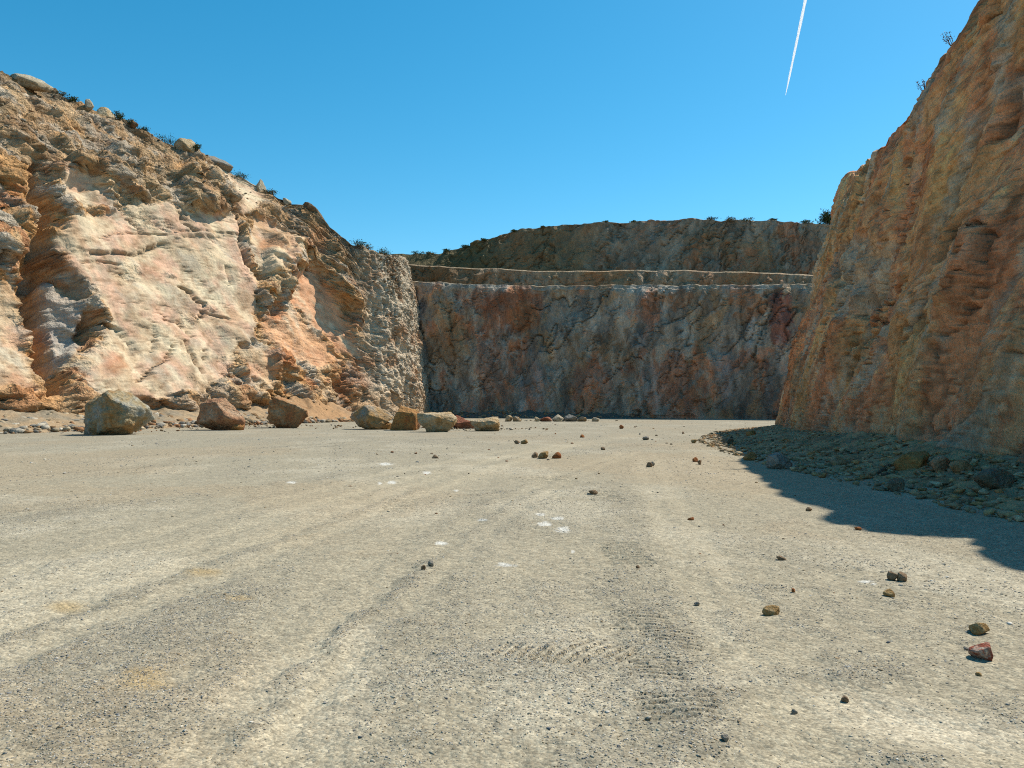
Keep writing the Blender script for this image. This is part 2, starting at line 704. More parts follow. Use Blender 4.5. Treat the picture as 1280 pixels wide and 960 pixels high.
def blur_v(P, k):
    """round off the profile's corners"""
    for _ in range(k):
        P[:, 1:-1] = 0.25 * P[:, :-2] + 0.5 * P[:, 1:-1] + 0.25 * P[:, 2:]
    return P


def arcw(P):
    d = np.linalg.norm(np.diff(P, axis=1), axis=-1)
    return np.concatenate([np.zeros((P.shape[0], 1)), np.cumsum(d, 1)], 1)


# ================================================================== LEFT CLIFF
def build_left():
    nu = 950
    t = np.linspace(0, 1, nu)
    # denser where the picture looks
    dens_w = 0.25 + 0.75 * smooth(0.28, 0.40, t)
    tt = np.concatenate([[0], np.cumsum(dens_w[:-1])])
    tt /= tt[-1]
    ts = np.interp(np.linspace(0, 1, nu), np.linspace(0, 1, nu), t)
    # invert so that samples are dense late
    inv = np.cumsum(1.0 / (0.25 + 3.0 * smooth(0.30, 0.42, t)))
    inv = (inv - inv[0]) / (inv[-1] - inv[0])
    Q, N, s = spline([(-47, 2), (-43, 18), (-37, 33), (-30, 47), (-22.6, 62), (-15.2, 76.5), (-10.3, 86), (-9.6, 92), (-9.6, 99)], inv)
    # silhouette of the hillside as it reads in the picture
    sil = [(-900, -120), (-400, -60), (-200, 20), (0, 93), (50, 112), (90, 124), (130, 139), (170, 163), (210, 181), (250, 197), (290, 215), (330, 236),
           (370, 260), (390, 266), (410, 285), (430, 303), (455, 312), (480, 318), (497, 322), (512, 331), (560, 338)]
    sx, sy = zip(*sil)
    k = smooth(430, 515, 640 + F * Q[:, 0] / np.maximum(Q[:, 1], 1))
    cs = 0.62 * (1 - k) + 0.20 * k     # setback of the crest / height
    H = np.full(nu, 18.0)
    for _ in range(25):
        X = Q[:, 0] - N[:, 0] * (H * cs + 1.0)
        Y = Q[:, 1] - N[:, 1] * (H * cs + 1.0)
        px = 640 + F * X / np.maximum(Y, 3)
        Hn = CAM_H + np.clip(Y, 3, None) * (505 - np.interp(px, sx, sy)) / F
        H = 0.5 * H + 0.5 * np.clip(Hn, 8, 36)
    f1, f2 = 0.27 * (1 - k) + 0.11 * k, 0.34 * (1 - k) + 0.14 * k
    z0 = np.full(nu, -0.6)
    prof = [(0 * H - 0.2, z0), (0.005 * H, 0 * H + 0.3), (f1 * H, 0.64 * H), (f2 * H, 0.77 * H), (cs * H, 0.985 * H), (cs * H + 2.0, 1.0 * H), (cs * H + 45, 1.0 * H + 1.5)]
    P = profile_sheet(Q, N, prof, 520, [0.03, 0.58, 0.14, 0.24, 0.05, 0.06])
    P = blur_v(P, 6)
    W = arcw(P)
    S = np.repeat(s[:, None], P.shape[1], 1)
    nrm = sheet_normals(P)
    if nrm[nu // 2, 100, 0] < 0:
        nrm = -nrm
    px, py = project(P)
    # domain wobble so that authored outlines come out ragged
    wx = 9 * fbm(S * 0.5, W * 0.5, 4, 3) + 5 * fbm(S * 2, W * 2, 3, 4)
    wy = 9 * fbm(S * 0.5 + 7, W * 0.5 + 2, 4, 5) + 5 * fbm(S * 2, W * 2 + 5, 3, 6)
    qx, qy = px + wx, py + wy
    lx = px + 9 * fbm(S * 0.35, W * 0.35, 2, 3)
    ly = py + 9 * fbm(S * 0.35 + 7, W * 0.35 + 2, 2, 5)

    slabA = poly_sd(qx, qy, [(68, 305), (84, 276), (150, 262), (200, 256), (245, 270), (285, 266), (300, 300), (312, 338), (318, 365), (322, 400), (300, 440),
                             (276, 470), (250, 492), (190, 500), (118, 492), (98, 452), (132, 422), (142, 402), (116, 362), (94, 338)])
    slabB = poly_sd(qx, qy, [(78, 214), (118, 220), (132, 246), (150, 254), (100, 264), (76, 244)])
    slabC = poly_sd(qx, qy, [(363, 346), (385, 338), (412, 364), (436, 405), (452, 442), (424, 438), (392, 404), (358, 376)])
    slabD = poly_sd(qx, qy, [(272, 196), (300, 215), (330, 235), (322, 262), (300, 272), (283, 250)])
    slabE = poly_sd(qx, qy, [(-60, 345), (18, 352), (28, 400), (36, 450), (40, 490), (-60, 490)])
    slabF = poly_sd(qx, qy, [(318, 270), (352, 280), (372, 310), (360, 335), (330, 350), (318, 330), (306, 300)])
    slabG = poly_sd(qx, qy, [(325, 402), (360, 384), (400, 418), (430, 448), (400, 462), (355, 440), (330, 425)])
    slabH = poly_sd(qx, qy, [(300, 440), (330, 428), (348, 470), (340, 492), (312, 480)])
    mA, mB, mC, mD, mE = [smooth(3.5, -3.5, d) for d in (slabA, slabB, slabC, slabD, slabE)]
    mF, mG, mH = [smooth(4, -4, d) for d in (slabF, slabG, slabH)]
    slab = np.clip(mA + mB + mC + 0.95 * mD + 0.8 * mE + 0.9 * mF + 0.8 * mG + 0.85 * mH, 0, 1)

    # --- displacement, outwards in metres
    rough = 1 - 0.93 * slab
    upper = smooth(0.60, 0.72, P[..., 2] / H[:, None])
    right = smooth(430, 475, px)
    d = 0.9 * fbm(S * 0.09, W * 0.09, 3, 21)
    dip = (0.40, 0.78, -0.50)           # the beds fall away to the right
    big, cb = facets3(P, 3.2, 101, dip, 1.2, amp=2.4)
    d += rough * (1 - 0.5 * right) * (1 - 0.45 * upper) * big
    # gentle swells on the clean slabs
    d += slab * (0.55 * fbm(S * 0.22, W * 0.22, 3, 41))
    # the gully left of the main slab, with an abrupt right bank
    gul = poly_sd(lx, ly, [(30, 205), (52, 200), (60, 255), (70, 310), (92, 338), (112, 365), (126, 404), (112, 425), (92, 455), (84, 498), (58, 498), (50, 470), (42, 425), (30, 385), (22, 340), (40, 300), (34, 250)])
    d -= 3.1 * smooth(5, -15, gul)
    rib = poly_sd(lx, ly, [(62, 345), (80, 340), (112, 375), (110, 420), (92, 452), (78, 470), (72, 420), (66, 380)])
    d += 1.9 * smooth(4, -6, rib)
    # overhanging masses that shade the slabs below
    for pts, a in (([(228, 212), (262, 216), (284, 240), (290, 262), (262, 268), (232, 262), (214, 240)], 1.7),
                   ([(122, 188), (165, 186), (182, 205), (166, 226), (184, 252), (164, 252), (132, 226), (108, 214)], 1.4),
                   ([(330, 285), (372, 300), (392, 318), (372, 340), (352, 378), (330, 392), (320, 370), (328, 335)], 1.6),
                   ([(382, 316), (420, 318), (446, 356), (452, 402), (428, 376), (408, 348), (376, 336)], 1.5),
                   ([(60, 205), (100, 196), (112, 216), (84, 222), (78, 240), (66, 250)], 1.0),
                   ([(-80, 260), (25, 270), (30, 330), (-80, 335)], 1.2),
                   ([(300, 455), (322, 470), (350, 492), (330, 505), (300, 500)], 0.9)):
        d += a * smooth(3, -7, poly_sd(lx, ly, pts)) * (0.75 + 0.5 * fbm(S * 0.8, W * 0.8, 3, 55))
    # open cracks across the main slab
    crk = np.zeros(S.shape)
    for pts, a, wd in (([(278, 262), (290, 270), (297, 288), (296, 308), (304, 330), (316, 345), (324, 352)], 1.5, 3.6),
                       ([(224, 358), (238, 366), (246, 376), (254, 380), (252, 394), (248, 398)], 0.8, 2.4),
                       ([(110, 318), (140, 316), (165, 318), (190, 310), (205, 302)], 0.5, 3.0),
                       ([(232, 426), (238, 440), (246, 456), (252, 468)], 0.8, 2.6),
                       ([(258, 432), (256, 456)], 0.6, 1.8), ([(280, 336), (285, 358)], 0.5, 2.6),
                       ([(150, 262), (168, 280), (180, 292)], 0.5, 1.8), ([(215, 262), (226, 280), (242, 292)], 0.5, 1.8),
                       ([(120, 300), (160, 290), (200, 294), (250, 290), (294, 298)], 0.3, 1.6), ([(255, 395), (262, 392), (285, 400)], 0.4, 1.6),
                       ([(186, 400), (196, 420), (190, 440)], 0.4, 2.0), ([(170, 478), (190, 460), (206, 450), (216, 430)], 0.6, 2.6),
                       ([(120, 400), (150, 410), (168, 430)], 0.5, 2.4), ([(100, 330), (126, 326), (150, 330)], 0.4, 2.0), ([(205, 400), (225, 404), (240, 420)], 0.35, 1.6)):
        ld = line_d(px + 0.35 * wx, py + 0.35 * wy, pts)
        d -= 0.6 * a * smooth(wd, 0.3, ld)
        crk = np.maximum(crk, min(1, a + 0.1) * smooth(0.75 * wd, 0.2 * wd, ld))
    # ledge across the slab: the upper sheet overlaps the lower
    d += 0.28 * slab * smooth(4, -4, poly_sd(qx, qy, [(84, 318), (108, 317), (140, 315), (168, 318), (190, 310), (206, 301), (250, 296), (296, 300), (300, 240), (70, 240)]))
    # keep the crest line where it is
    crestfade = smooth(1.02, 0.95, P[..., 2] / H[:, None])
    d *= 0.25 + 0.75 * crestfade
    d *= smooth(-0.7, 0.6, P[..., 2])
    P1 = P + nrm * d[..., None]
    n1_ = soft_normals(P1, 3)
    n1_ *= np.sign((n1_ * nrm).sum(-1))[..., None]
    fade = (0.3 + 0.7 * crestfade) * smooth(-0.7, 0.4, P[..., 2])
    med, cm = facets3(P1, 1.3, 131, dip, 2.0, amp=-1.0, flat=0.12)
    med2, cm2 = facets3(P1, 2.0, 141, dip, 1.6, amp=0.8)
    st, _, _ = blocks3(P1, 0.8, 151, dip, 1.8, amp=0.22, crack=0.4, cw=0.08)
    sml, csm = facets3(P1, 0.50, 161, dip, 2.0, amp=-0.52, flat=0.12)
    tin, ct = facets3(P1, 0.22, 171, dip, 1.5, amp=0.26, flat=0.12)
    jt, cj = facets3(P1, 0.65, 191, (0.1, 0.15, 1), 4.0, amp=-0.60, flat=0.12)
    med = med + med2 + st
    scab = smooth(0.16, 0.34, fbm(S * 0.35, W * 0.35, 4, 45)) * slab
    rg = np.clip(rough + 0.35 * scab, 0, 1) * (1 - 0.5 * smooth(10, -6, gul))
    d2 = rg * ((1 - 0.6 * right) * med + right * jt + (1 - 0.6 * right) * sml) + (0.05 + 0.95 * rg) * tin * (1 - 0.4 * right) * (0.7 + 0.6 * smooth(-0.2, 0.3, fbm(S * 0.3, W * 0.3, 3, 9)))
    d2 += slab * (0.10 * facets3(P1, 2.2, 47, dip, 1.6, amp=1.0)[0] + 0.05 * fbm3(P1 * 1.5, 4, 49))
    d2 += rg * 0.10 * ridged3(P1 * 1.5, 3, 31)
    ck1 = cracks3(P1, 2.2, 910, dip, 1.6, 0.035, 0.05)
    ck2 = cracks3(P1, 0.9, 920, dip, 1.6, 0.05, 0.05)
    cw_ = 0.25 + 0.75 * rg
    ck3 = cracks3(P1, 2.6, 925, (0.3, 0.5, -0.8), 1.5, 0.016, 0.02) * slab
    ck4 = cracks3(P1, 1.3, 927, dip, 1.3, 0.018, 0.10) * slab
    d2 -= 0.10 * ck3 + 0.05 * ck4
    ck1, ck2 = ck1 * cw_, ck2 * rg
    d2 -= 0.22 * ck1 + 0.10 * ck2
    P2 = P1 + n1_ * (d2 * fade)[..., None]

    # --- mineral colours
    cream, pink, peach = srgb(238, 212, 174), srgb(234, 190, 158), srgb(238, 182, 140)
    ochre, rust, grey, brown, tan = srgb(220, 168, 112), srgb(212, 146, 100), srgb(202, 190, 170), srgb(184, 152, 114), srgb(236, 200, 154)
    n1 = fbm(S * 0.16, W * 0.16, 5, 71)
    n2 = fbm(S * 0.5 + W * 0.3, W * 0.3, 5, 73)
    n3 = fbm(S * 0.35 + 20, W * 0.35, 5, 75)
    n4 = fbm(S * 2.2, W * 1.4, 4, 77)
    c = np.broadcast_to(tan, S.shape + (3,)).copy()
    jc = 0.30 * (cm - 0.5) + 0.18 * (csm - 0.5)
    c = mix(c, ochre, smooth(-0.12, 0.2, n1 + 0.25 * n4 + jc))
    c = mix(c, rust, 0.8 * smooth(0.05, 0.3, n3 + 0.2 * n4 - jc))
    c = mix(c, grey, 0.85 * smooth(0.08, 0.30, n2 - 0.35 * n1 + 0.8 * jc))
    # crumbly upper ground
    c = mix(c, mix(np.broadcast_to(brown, c.shape), grey, 0.7 * smooth(-0.1, 0.3, n2)), upper * (0.45 + 0.4 * smooth(-0.2, 0.2, n3)))
    c = mix(c, srgb(128, 108, 78), 0.75 * smooth(0.90, 0.985, P[..., 2] / H[:, None]))
    # each block has its own tone
    c *= (1 + 0.30 * (cm - 0.5) + 0.35 * (csm - 0.5) + 0.2 * (cb - 0.5) + 0.35 * (ct - 0.5))[..., None]
    # slabs
    sc = mix(np.broadcast_to(cream, c.shape), pink, smooth(-0.2, 0.25, n3 + 0.15 * n4))
    sc = mix(sc, srgb(205, 190, 165), 0.7 * smooth(0.08, 0.35, n2))
    sc = mix(sc, srgb(212, 168, 126), 0.6 * smooth(0.18, 0.42, n1 + 0.2 * n2))
    sc *= (1 + 0.10 * n4)[..., None]
    th = px * 0.62 + py * 0.78
    tv = -px * 0.78 + py * 0.62
    stn = fbm(th * 0.012, tv * 0.085, 5, 81)
    sc = mix(sc, srgb(196, 160, 122), 0.55 * smooth(0.05, 0.35, stn))
    sc = mix(sc, srgb(240, 226, 190), 0.5 * smooth(0.05, 0.35, -stn))
    sc = mix(sc, srgb(176, 160, 136), 0.5 * smooth(0.12, 0.35, fbm(px * 0.07, py * 0.022, 4, 83)))
    sc = mix(sc, srgb(150, 116, 84), 0.5 * smooth(0.15, 0.30, fbm(px * 0.09, py * 0.09, 5, 85)))
    c = mix(c, sc, np.clip(mA + mB + 0.8 * mD + 0.7 * mE + 0.7 * mF + 0.7 * mH, 0, 1))
    cc = mix(np.broadcast_to(peach, c.shape), cream, smooth(0.0, 0.4, n2 + 0.3 * n4))
    cc = mix(cc, rust, 0.6 * smooth(0.05, 0.4, fbm(S * 0.4 + W * 1.2, S * 1.4 - W * 0.3, 4, 79)))
    c = mix(c, cc, np.clip(mC + 0.7 * mG, 0, 1))
    # grey end next to the corner
    gr = mix(np.broadcast_to(srgb(232, 212, 182), c.shape), srgb(204, 166, 130), smooth(0.0, 0.3, n3))
    gr = gr * (1 + 0.5 * (cj - 0.5) + 0.25 * (csm - 0.5))[..., None]
    c = mix(c, gr, right * 0.85)
    c = mix(c, srgb(96, 74, 52), np.clip(0.75 * crk + 0.45 * ck1 + 0.30 * ck2 + 0.55 * ck3 + 0.45 * ck4, 0, 0.85))
    c = mix(c, srgb(158, 142, 118) * (1 + 0.5 * (csm[..., None] - 0.5)), 0.65 * smooth(8, -8, gul) * smooth(-0.25, 0.15, n2 + 0.3 * n4))
    # loose ochre earth at the foot
    c = mix(c, srgb(206, 164, 120), 0.5 * smooth(4.0, 1.0, P[..., 2] + 2.0 * n1) * (1 - 0.8 * slab))
    # rusty lenses
    for (x, y, r, a) in ((140, 460, 24, 0.5), (30, 350, 16, 0.7), (340, 395, 16, 0.6), (345, 455, 26, 0.5), (330, 310, 18, 0.5), (8, 250, 24, 0.5), (190, 340, 22, 0.3), (395, 300, 26, 0.4), (440, 470, 40, 0.35), (100, 230, 20, 0.25)):
        m = a * smooth(1.0, 0.3, np.hypot((qx - x) / r, (qy - y) / r / 0.8))
        c = mix(c, srgb(200, 122, 72), m)
    # bluish grey skins on the wall by the gully
    c = mix(c, srgb(196, 194, 184), 0.7 * smooth(2, -8, rib) + 0.0)
    me = mesh_from_arrays("left_cliff", P2.reshape(-1, 3), grid_faces(nu, P2.shape[1]), M_left, np.clip(c, 0.01, 0.9).reshape(-1, 3), chip=0.16 + 0.84 * rg)
    o = link("left_cliff", me)
    tag(o, kind='structure')
    return P2


# ================================================================== BACK CLIFF
def build_back():
    nu = 760
    Q, N, s = spline([(-40, 99), (-22, 97), (-10, 95.0), (0, 94), (10, 92), (21, 87), (33, 82), (52, 80), (80, 80)], np.linspace(0, 1, nu))
    def pxat(back):
        return 640 + F * (Q[:, 0] - N[:, 0] * back) / (Q[:, 1] - N[:, 1] * back)
    pxq = pxat(2.0)
    H1 = CAM_H + (Q[:, 1] + 2) * (505 - np.interp(pxat(2), [400, 513, 558, 635, 770, 900, 1021, 1200], [350, 350, 353, 356, 356, 356, 354, 352])) / F + 0.14 * perlin(s * 0.4, s * 0, 4) + 0.08 * perlin(s * 1.5, s * 0, 6)
    H2 = CAM_H + (Q[:, 1] + 9) * (505 - np.interp(pxat(9), [400, 509, 576, 680, 859, 1025, 1200], [328, 330, 333, 337.6, 338.5, 343, 345])) / F + 0.12 * perlin(s * 0.3, s * 0, 7)
    H3 = CAM_H + (Q[:, 1] + 24) * (505 - np.interp(pxat(24), [300, 504, 560, 575, 592, 612, 635, 658, 680, 725, 891, 1039, 1200], [322, 320.5, 319.6, 316.5, 310, 303, 296, 291, 287.5, 284.5, 282, 285.5, 287])) / F + 0.25 * perlin(s * 0.5, s * 0, 8)
    H3 = np.maximum(H3, H2 + 0.3)
    z0 = np.full(nu, -0.6)
    o = np.zeros(nu)
    k3 = smooth(0.2, 1.6, H3 - H2)
    prof = [(o - 0.4, z0), (o, o + 0.2), (o + 2.2, H1 - 0.5), (o + 2.5, H1), (o + 3.2, H1 + 0.12), (o + 8.0, H1 + 0.3), (o + 8.8, H2 - 0.2), (o + 9.3, H2), (o + 15.5, H2 + 0.2), (o + 18 + 5 * (1 - k3), H3 - 0.8), (o + 24, H3), (o + 26, H3 + 0.2), (o + 120, H3 + 1.5)]
    P = profile_sheet(Q, N, prof, 520, [0.02, 0.52, 0.04, 0.03, 0.05, 0.14, 0.03, 0.05, 0.28, 0.06, 0.03, 0.05])
    P = blur_v(P, 1)
    W = arcw(P)
    S = np.repeat(s[:, None], P.shape[1], 1)
    nrm = sheet_normals(P)
    if nrm[nu // 2, 100, 1] > 0:
        nrm = -nrm
    px, py = project(P)
    d = np.zeros(S.shape)
    big, cb = facets3(P, 3.6, 201, (0.35, 0, 1), 2.4, amp=-1.3)
    # steepness mask: full relief on faces, little on the benches
    steep = smooth(0.75, 0.35, np.abs(nrm[..., 2]))
    d += big + 0.6 * fbm(S * 0.08, W * 0.05, 3, 251)
    rimz = np.minimum(np.abs(P[..., 2] - H1[:, None]), np.abs(P[..., 2] - H2[:, None]))
    sm = (0.15 + 0.85 * steep) * smooth(-0.7, 0.6, P[..., 2]) * (0.45 + 0.55 * smooth(0.2, 1.2, rimz))
    P1 = P + nrm * (d * sm)[..., None]
    med, cm = facets3(P1, 1.7, 231, (0.5, 0, 1), 2.0, amp=-0.62, flat=0.12)
    jn, cj, ej = blocks3(P1, 2.6, 241, (0.4, 0, 1), 2.2, amp=0.30, crack=0.30, cw=0.04)
    sml, csm = facets3(P1, 0.6, 261, (0.3, 0, 1), 2.2, amp=-0.26, flat=0.12)
    med = med + jn + 0.22 * ridged(S * 0.55 + 0.2 * W, W * 0.06, 4, 257)
    ck1 = cracks3(P1, 3.2, 930, (0.35, 0, 1), 2.2, 0.040, -0.05)
    ck2 = cracks3(P1, 1.3, 940, (0.7, 0, 1), 1.8, 0.055, 0.0)
    med = med * 1.25 - 0.36 * ck1 - 0.2 * ck2
    P2 = P1 + nrm * ((med + sml + 0.10 * ridged3(P1 * 0.9, 3, 255)) * sm)[..., None]

    grey, dgrey, rust, orange, brown, pale = srgb(194, 178, 156), srgb(166, 154, 138), srgb(204, 132, 94), srgb(216, 146, 92), srgb(188, 150, 108), srgb(188, 182, 172)
    n1 = fbm(S * 0.10, W * 0.07, 5, 271)
    n2 = fbm(S * 0.35, W * 0.14, 5, 273)
    n3 = fbm(S * 0.16 + 11, W * 0.12, 5, 275)
    n4 = fbm(S * 1.2, W * 0.6, 4, 277)
    c = np.broadcast_to(grey, S.shape + (3,)).copy()
    jc = 0.34 * (cm - 0.5) + 0.22 * (csm - 0.5)
    c = mix(c, brown, 0.75 * smooth(-0.05, 0.2, n1 + jc))
    c = mix(c, dgrey, 0.8 * smooth(0.0, 0.25, n2 - jc))
    c = mix(c, rust, 0.6 * smooth(0.08, 0.26, n3 + 0.25 * n4 + jc))
    c = mix(c, pale, 0.5 * smooth(0.22, 0.42, fbm(S * 0.5 + 3, W * 0.08, 4, 279)))
    # rusty and red fields as they lie in the photograph
    jx, jy = px + 14 * n2 + 8 * n4, py + 14 * n3 + 8 * n4
    for (x, y, rx, ry, col_, a) in ((640, 385, 34, 28, rust, 0.75), (655, 398, 22, 16, orange, 0.5), (600, 372, 30, 14, rust, 0.5), (560, 425, 22, 40, brown, 0.6), (610, 460, 16, 50, rust, 0.45),
                                    (975, 395, 18, 38, srgb(176, 104, 84), 0.75), (935, 378, 28, 16, orange, 0.6), (840, 372, 26, 10, orange, 0.6), (740, 480, 24, 30, rust, 0.4), (765, 440, 26, 20, brown, 0.5),
                                    (755, 342, 26, 9, orange, 0.75), (880, 347, 14, 7, rust, 0.6), (900, 440, 18, 30, pale, 0.35), (908, 480, 9, 30, pale, 0.6), (880, 300, 30, 20, brown, 0.4), (660, 455, 10, 30, pale, 0.25),
                                    (1000, 310, 26, 16, rust, 0.4), (520, 395, 20, 30, srgb(110, 112, 116), 0.6), (690, 500, 14, 18, pale, 0.3)):
        m = a * smooth(1.15, 0.65, np.hypot((jx - x) / rx, (jy - y) / ry) + 1.5 * jc)
        c = mix(c, col_, m)
    c *= (1 + 0.30 * (cm - 0.5) + 0.35 * (csm - 0.5) + 0.2 * (cb - 0.5) + 0.35 * (cj - 0.5))[..., None]
    c *= 0.92 * (1 + 0.5 * fbm(S * 1.3 + 0.25 * W, W * 0.16, 5, 285) + 0.25 * fbm(S * 0.5, W * 0.03, 3, 287))[..., None]
    c = mix(c, srgb(84, 74, 64), np.clip(0.35 * ck1 + 0.3 * ck2, 0, 0.8))
    c = mix(c, srgb(206, 198, 182), 0.5 * cracks3(P1, 2.6, 950, (0.2, 0, 1), 2.5, 0.05, 0.15))
    # pale broken rock along the rims, scrub-brown earth on the top wall's left shoulder
    rim = smooth(1.2, 0.1, np.abs(P[..., 2] - H1[:, None])) * smooth(-0.1, 0.25, fbm(S * 0.6, W * 0.3, 3, 281))
    c = mix(c, srgb(200, 188, 168), 0.55 * rim)
    sbk_ = np.hypot(P[..., 0] - Q[:, 0:1], P[..., 1] - Q[:, 1:2])
    third = smooth(12.5, 14.5, sbk_)
    strip = smooth(6.5, 8.2, sbk_) * (1 - third)
    c = mix(c, srgb(186, 150, 110) * (1 + 0.25 * n4[..., None]), 0.55 * strip)
    c = mix(c, srgb(134, 116, 82), third * 0.75 * smooth(800, 690, jx))
    c = mix(c, srgb(150, 122, 88), third * 0.35)
    c = mix(c, srgb(134, 104, 70), 0.7 * smooth(0.3, 1.0, P[..., 2] - H1[:, None]) * (1 - third) * smooth(640, 560, jx))
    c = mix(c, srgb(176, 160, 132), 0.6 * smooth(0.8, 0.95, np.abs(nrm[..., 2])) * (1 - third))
    c = mix(c, srgb(112, 100, 66), 0.8 * third * smooth(640, 590, px))
    me = mesh_from_arrays("back_cliff", P2.reshape(-1, 3), grid_faces(nu, P2.shape[1]), M_back, np.clip(c, 0.01, 0.9).reshape(-1, 3))
    tag(link("back_cliff", me), kind='structure')
    return P2


# ================================================================== RIGHT CLIFF
def build_right():
    nu = 900
    t = np.linspace(0, 1, nu)
    inv = np.cumsum(1.0 / (0.4 + 2.0 * smooth(0.28, 0.36, t) * (1 - smooth(0.90, 0.95, t))))
    inv = (inv - inv[0]) / (inv[-1] - inv[0])
    # runs from behind the camera to the nose, rock on its right: reversed so that the normal points into the pit
    ctrl = [(9.0, -14), (9.2, 0), (9.7, 13), (11.2, 25), (13.4, 37), (15.6, 46.5), (17.3, 51.6), (20.3, 55.2), (26, 57.8), (40, 59)]
    Q, N, s = spline(ctrl, inv)
    N = -N
    sil = [(900, 330), (1045, 260), (1065, 212), (1100, 176), (1122, 146), (1150, 104), (1170, 78), (1192, 40), (1218, -2), (1260, -62), (1330, -170), (1600, -420)]
    sx, sy = zip(*sil)
    yq = Q[:, 1]
    sbk = np.interp(yq, [-14, 8, 13, 17, 20, 26, 37, 46, 52, 58], [5.0, 4.7, 4.2, 4.95, 4.8, 3.3, 3.0, 3.9, 4.6, 4.8])
    H = np.full(nu, 14.0)
    for _ in range(25):
        X = Q[:, 0] - N[:, 0] * sbk
        Y = Q[:, 1] - N[:, 1] * sbk
        px = 640 + F * X / np.maximum(Y, 2)
        Hn = CAM_H + np.clip(Y, 2, None) * (505 - np.interp(px, sx, sy)) / F
        Hn = np.where(Y < 16, 14.0, Hn)
        H = 0.5 * H + 0.5 * np.clip(Hn, 11.5, 16)
    k = np.ones(9) / 9
    H = np.convolve(np.pad(H, 4, mode='edge'), k, 'valid')
    H += 0.35 * perlin(s * 0.35, s * 0, 300) + 0.2 * perlin(s * 1.1, s * 0, 301)
    z0 = np.full(nu, -0.6)
    o = np.zeros(nu)
    prof = [(o - 0.3, z0), (o, o + 0.2), (sbk * 0.50, H * 0.5), (sbk * 0.78, H * 0.86), (sbk, H * 0.985), (sbk + 1.2, H), (sbk + 40, H + 1.0)]
    P = profile_sheet(Q, N, prof, 620, [0.02, 0.44, 0.34, 0.14, 0.05, 0.06])
    P = blur_v(P, 10)
    W = arcw(P)
    S = np.repeat(s[:, None], P.shape[1], 1)
    nrm = sheet_normals(P)
    if nrm[nu // 2, 100, 0] > 0:
        nrm = -nrm
    px, py = project(P)
    d = np.zeros(S.shape)
    fol = (0.05, 0.42, -0.9)            # steep foliation
    big, cb = facets3(P, 2.6, 301, fol, 3.2, amp=1.5, flat=0.3)
    rr = 0.45 + 0.75 * smooth(-0.15, 0.25, fbm(S * 0.2, W * 0.2, 3, 351))
    d += big * (0.45 + 0.55 * rr) + 0.7 * fbm(S * 0.12, W * 0.10, 3, 353)
    # buttresses: vertical ribs that stand proud near the nose
    d += 0.8 * ridged(S * 0.13, W * 0.03, 2, 357) * smooth(0.45, 0.65, t)[:, None]
    # broken grey ledge half way up near the nose
    led = poly_sd(px + 14 * fbm(S * 0.6, W * 0.6, 3, 358), py, [(1048, 300), (1075, 285), (1110, 300), (1105, 370), (1080, 392), (1050, 400), (1040, 350)])
    lb, _ = facets3(P, 1.1, 371, fol, 1.4, amp=1.0)
    d += smooth(8, -8, led) * (lb - 0.3)
    top = P[..., 2] / H[:, None]
    fd = (0.35 + 0.65 * smooth(1.02, 0.93, top)) * smooth(-0.7, 0.5, P[..., 2])
    P1 = P + nrm * (d * fd)[..., None]
    med, cm = facets3(P1, 0.95, 331, fol, 3.4, amp=-0.30, flat=0.15)
    st, cj, ej = blocks3(P1, 1.3, 341, fol, 2.6, amp=0.12, crack=0.5, cw=0.05)
    sml, csm = facets3(P1, 0.36, 361, fol, 2.8, amp=-0.15, flat=0.12)
    tiny, ct = facets3(P1, 0.15, 381, fol, 1.3, amp=0.12, flat=0.12)
    med = med + st
    ck1 = cracks3(P1, 2.0, 960, fol, 2.4, 0.045, 0.0)
    ck2 = cracks3(P1, 0.7, 970, fol, 1.8, 0.06, 0.0)
    med = med - 0.35 * ck1 - 0.12 * ck2
    P2 = P1 + nrm * ((rr * med + rr * sml + tiny) * fd)[..., None]

    grey, rust, orange, brown, yell = srgb(196, 182, 160), srgb(238, 158, 114), srgb(248, 184, 126), srgb(226, 178, 132), srgb(238, 192, 128)
    n1 = fbm(S * 0.16, W * 0.09, 5, 371)
    n2 = fbm((S + 0.5 * W) * 0.5, (W - 0.3 * S) * 0.13, 5, 373)
    n3 = fbm(S * 0.22 + 5, W * 0.13, 5, 375)
    n4 = fbm((S + 0.4 * W) * 1.8, W * 0.6, 4, 377)
    c = np.broadcast_to(orange, S.shape + (3,)).copy()
    jc = 0.34 * (cm - 0.5) + 0.2 * (csm - 0.5)
    c = mix(c, brown, 0.7 * smooth(-0.1, 0.15, n1 + jc))
    c = mix(c, rust, 0.8 * smooth(-0.02, 0.2, n3 + 0.25 * n4 - jc))
    c = mix(c, yell, 0.5 * smooth(0.08, 0.3, -n3 + 0.2 * n2 + jc))
    c = mix(c, grey, 0.7 * smooth(0.14, 0.30, n2 + 0.2 * n4 + jc))
    c = mix(c, grey, 0.75 * smooth(8, -10, led))
    jx, jy = px + 18 * n2 + 8 * n4, py + 18 * n1 + 8 * n4
    for (x, y, rx, ry, col_, a) in ((1265, 110, 40, 22, grey, 0.7), (1200, 150, 50, 14, grey, 0.35), (1230, 300, 50, 70, rust, 0.6), (1080, 280, 22, 50, orange, 0.5), (1100, 270, 12, 34, rust, 0.6), (1150, 330, 30, 80, rust, 0.4),
                                    (1240, 480, 60, 80, brown, 0.5), (1060, 440, 26, 40, srgb(178, 130, 84), 0.5), (1010, 480, 18, 40, srgb(172, 128, 84), 0.5), (1260, 230, 40, 50, orange, 0.4), (1060, 330, 10, 40, grey, 0.5)):
        c = mix(c, col_, a * smooth(1.25, 0.3, np.hypot((jx - x) / rx, (jy - y) / ry)))
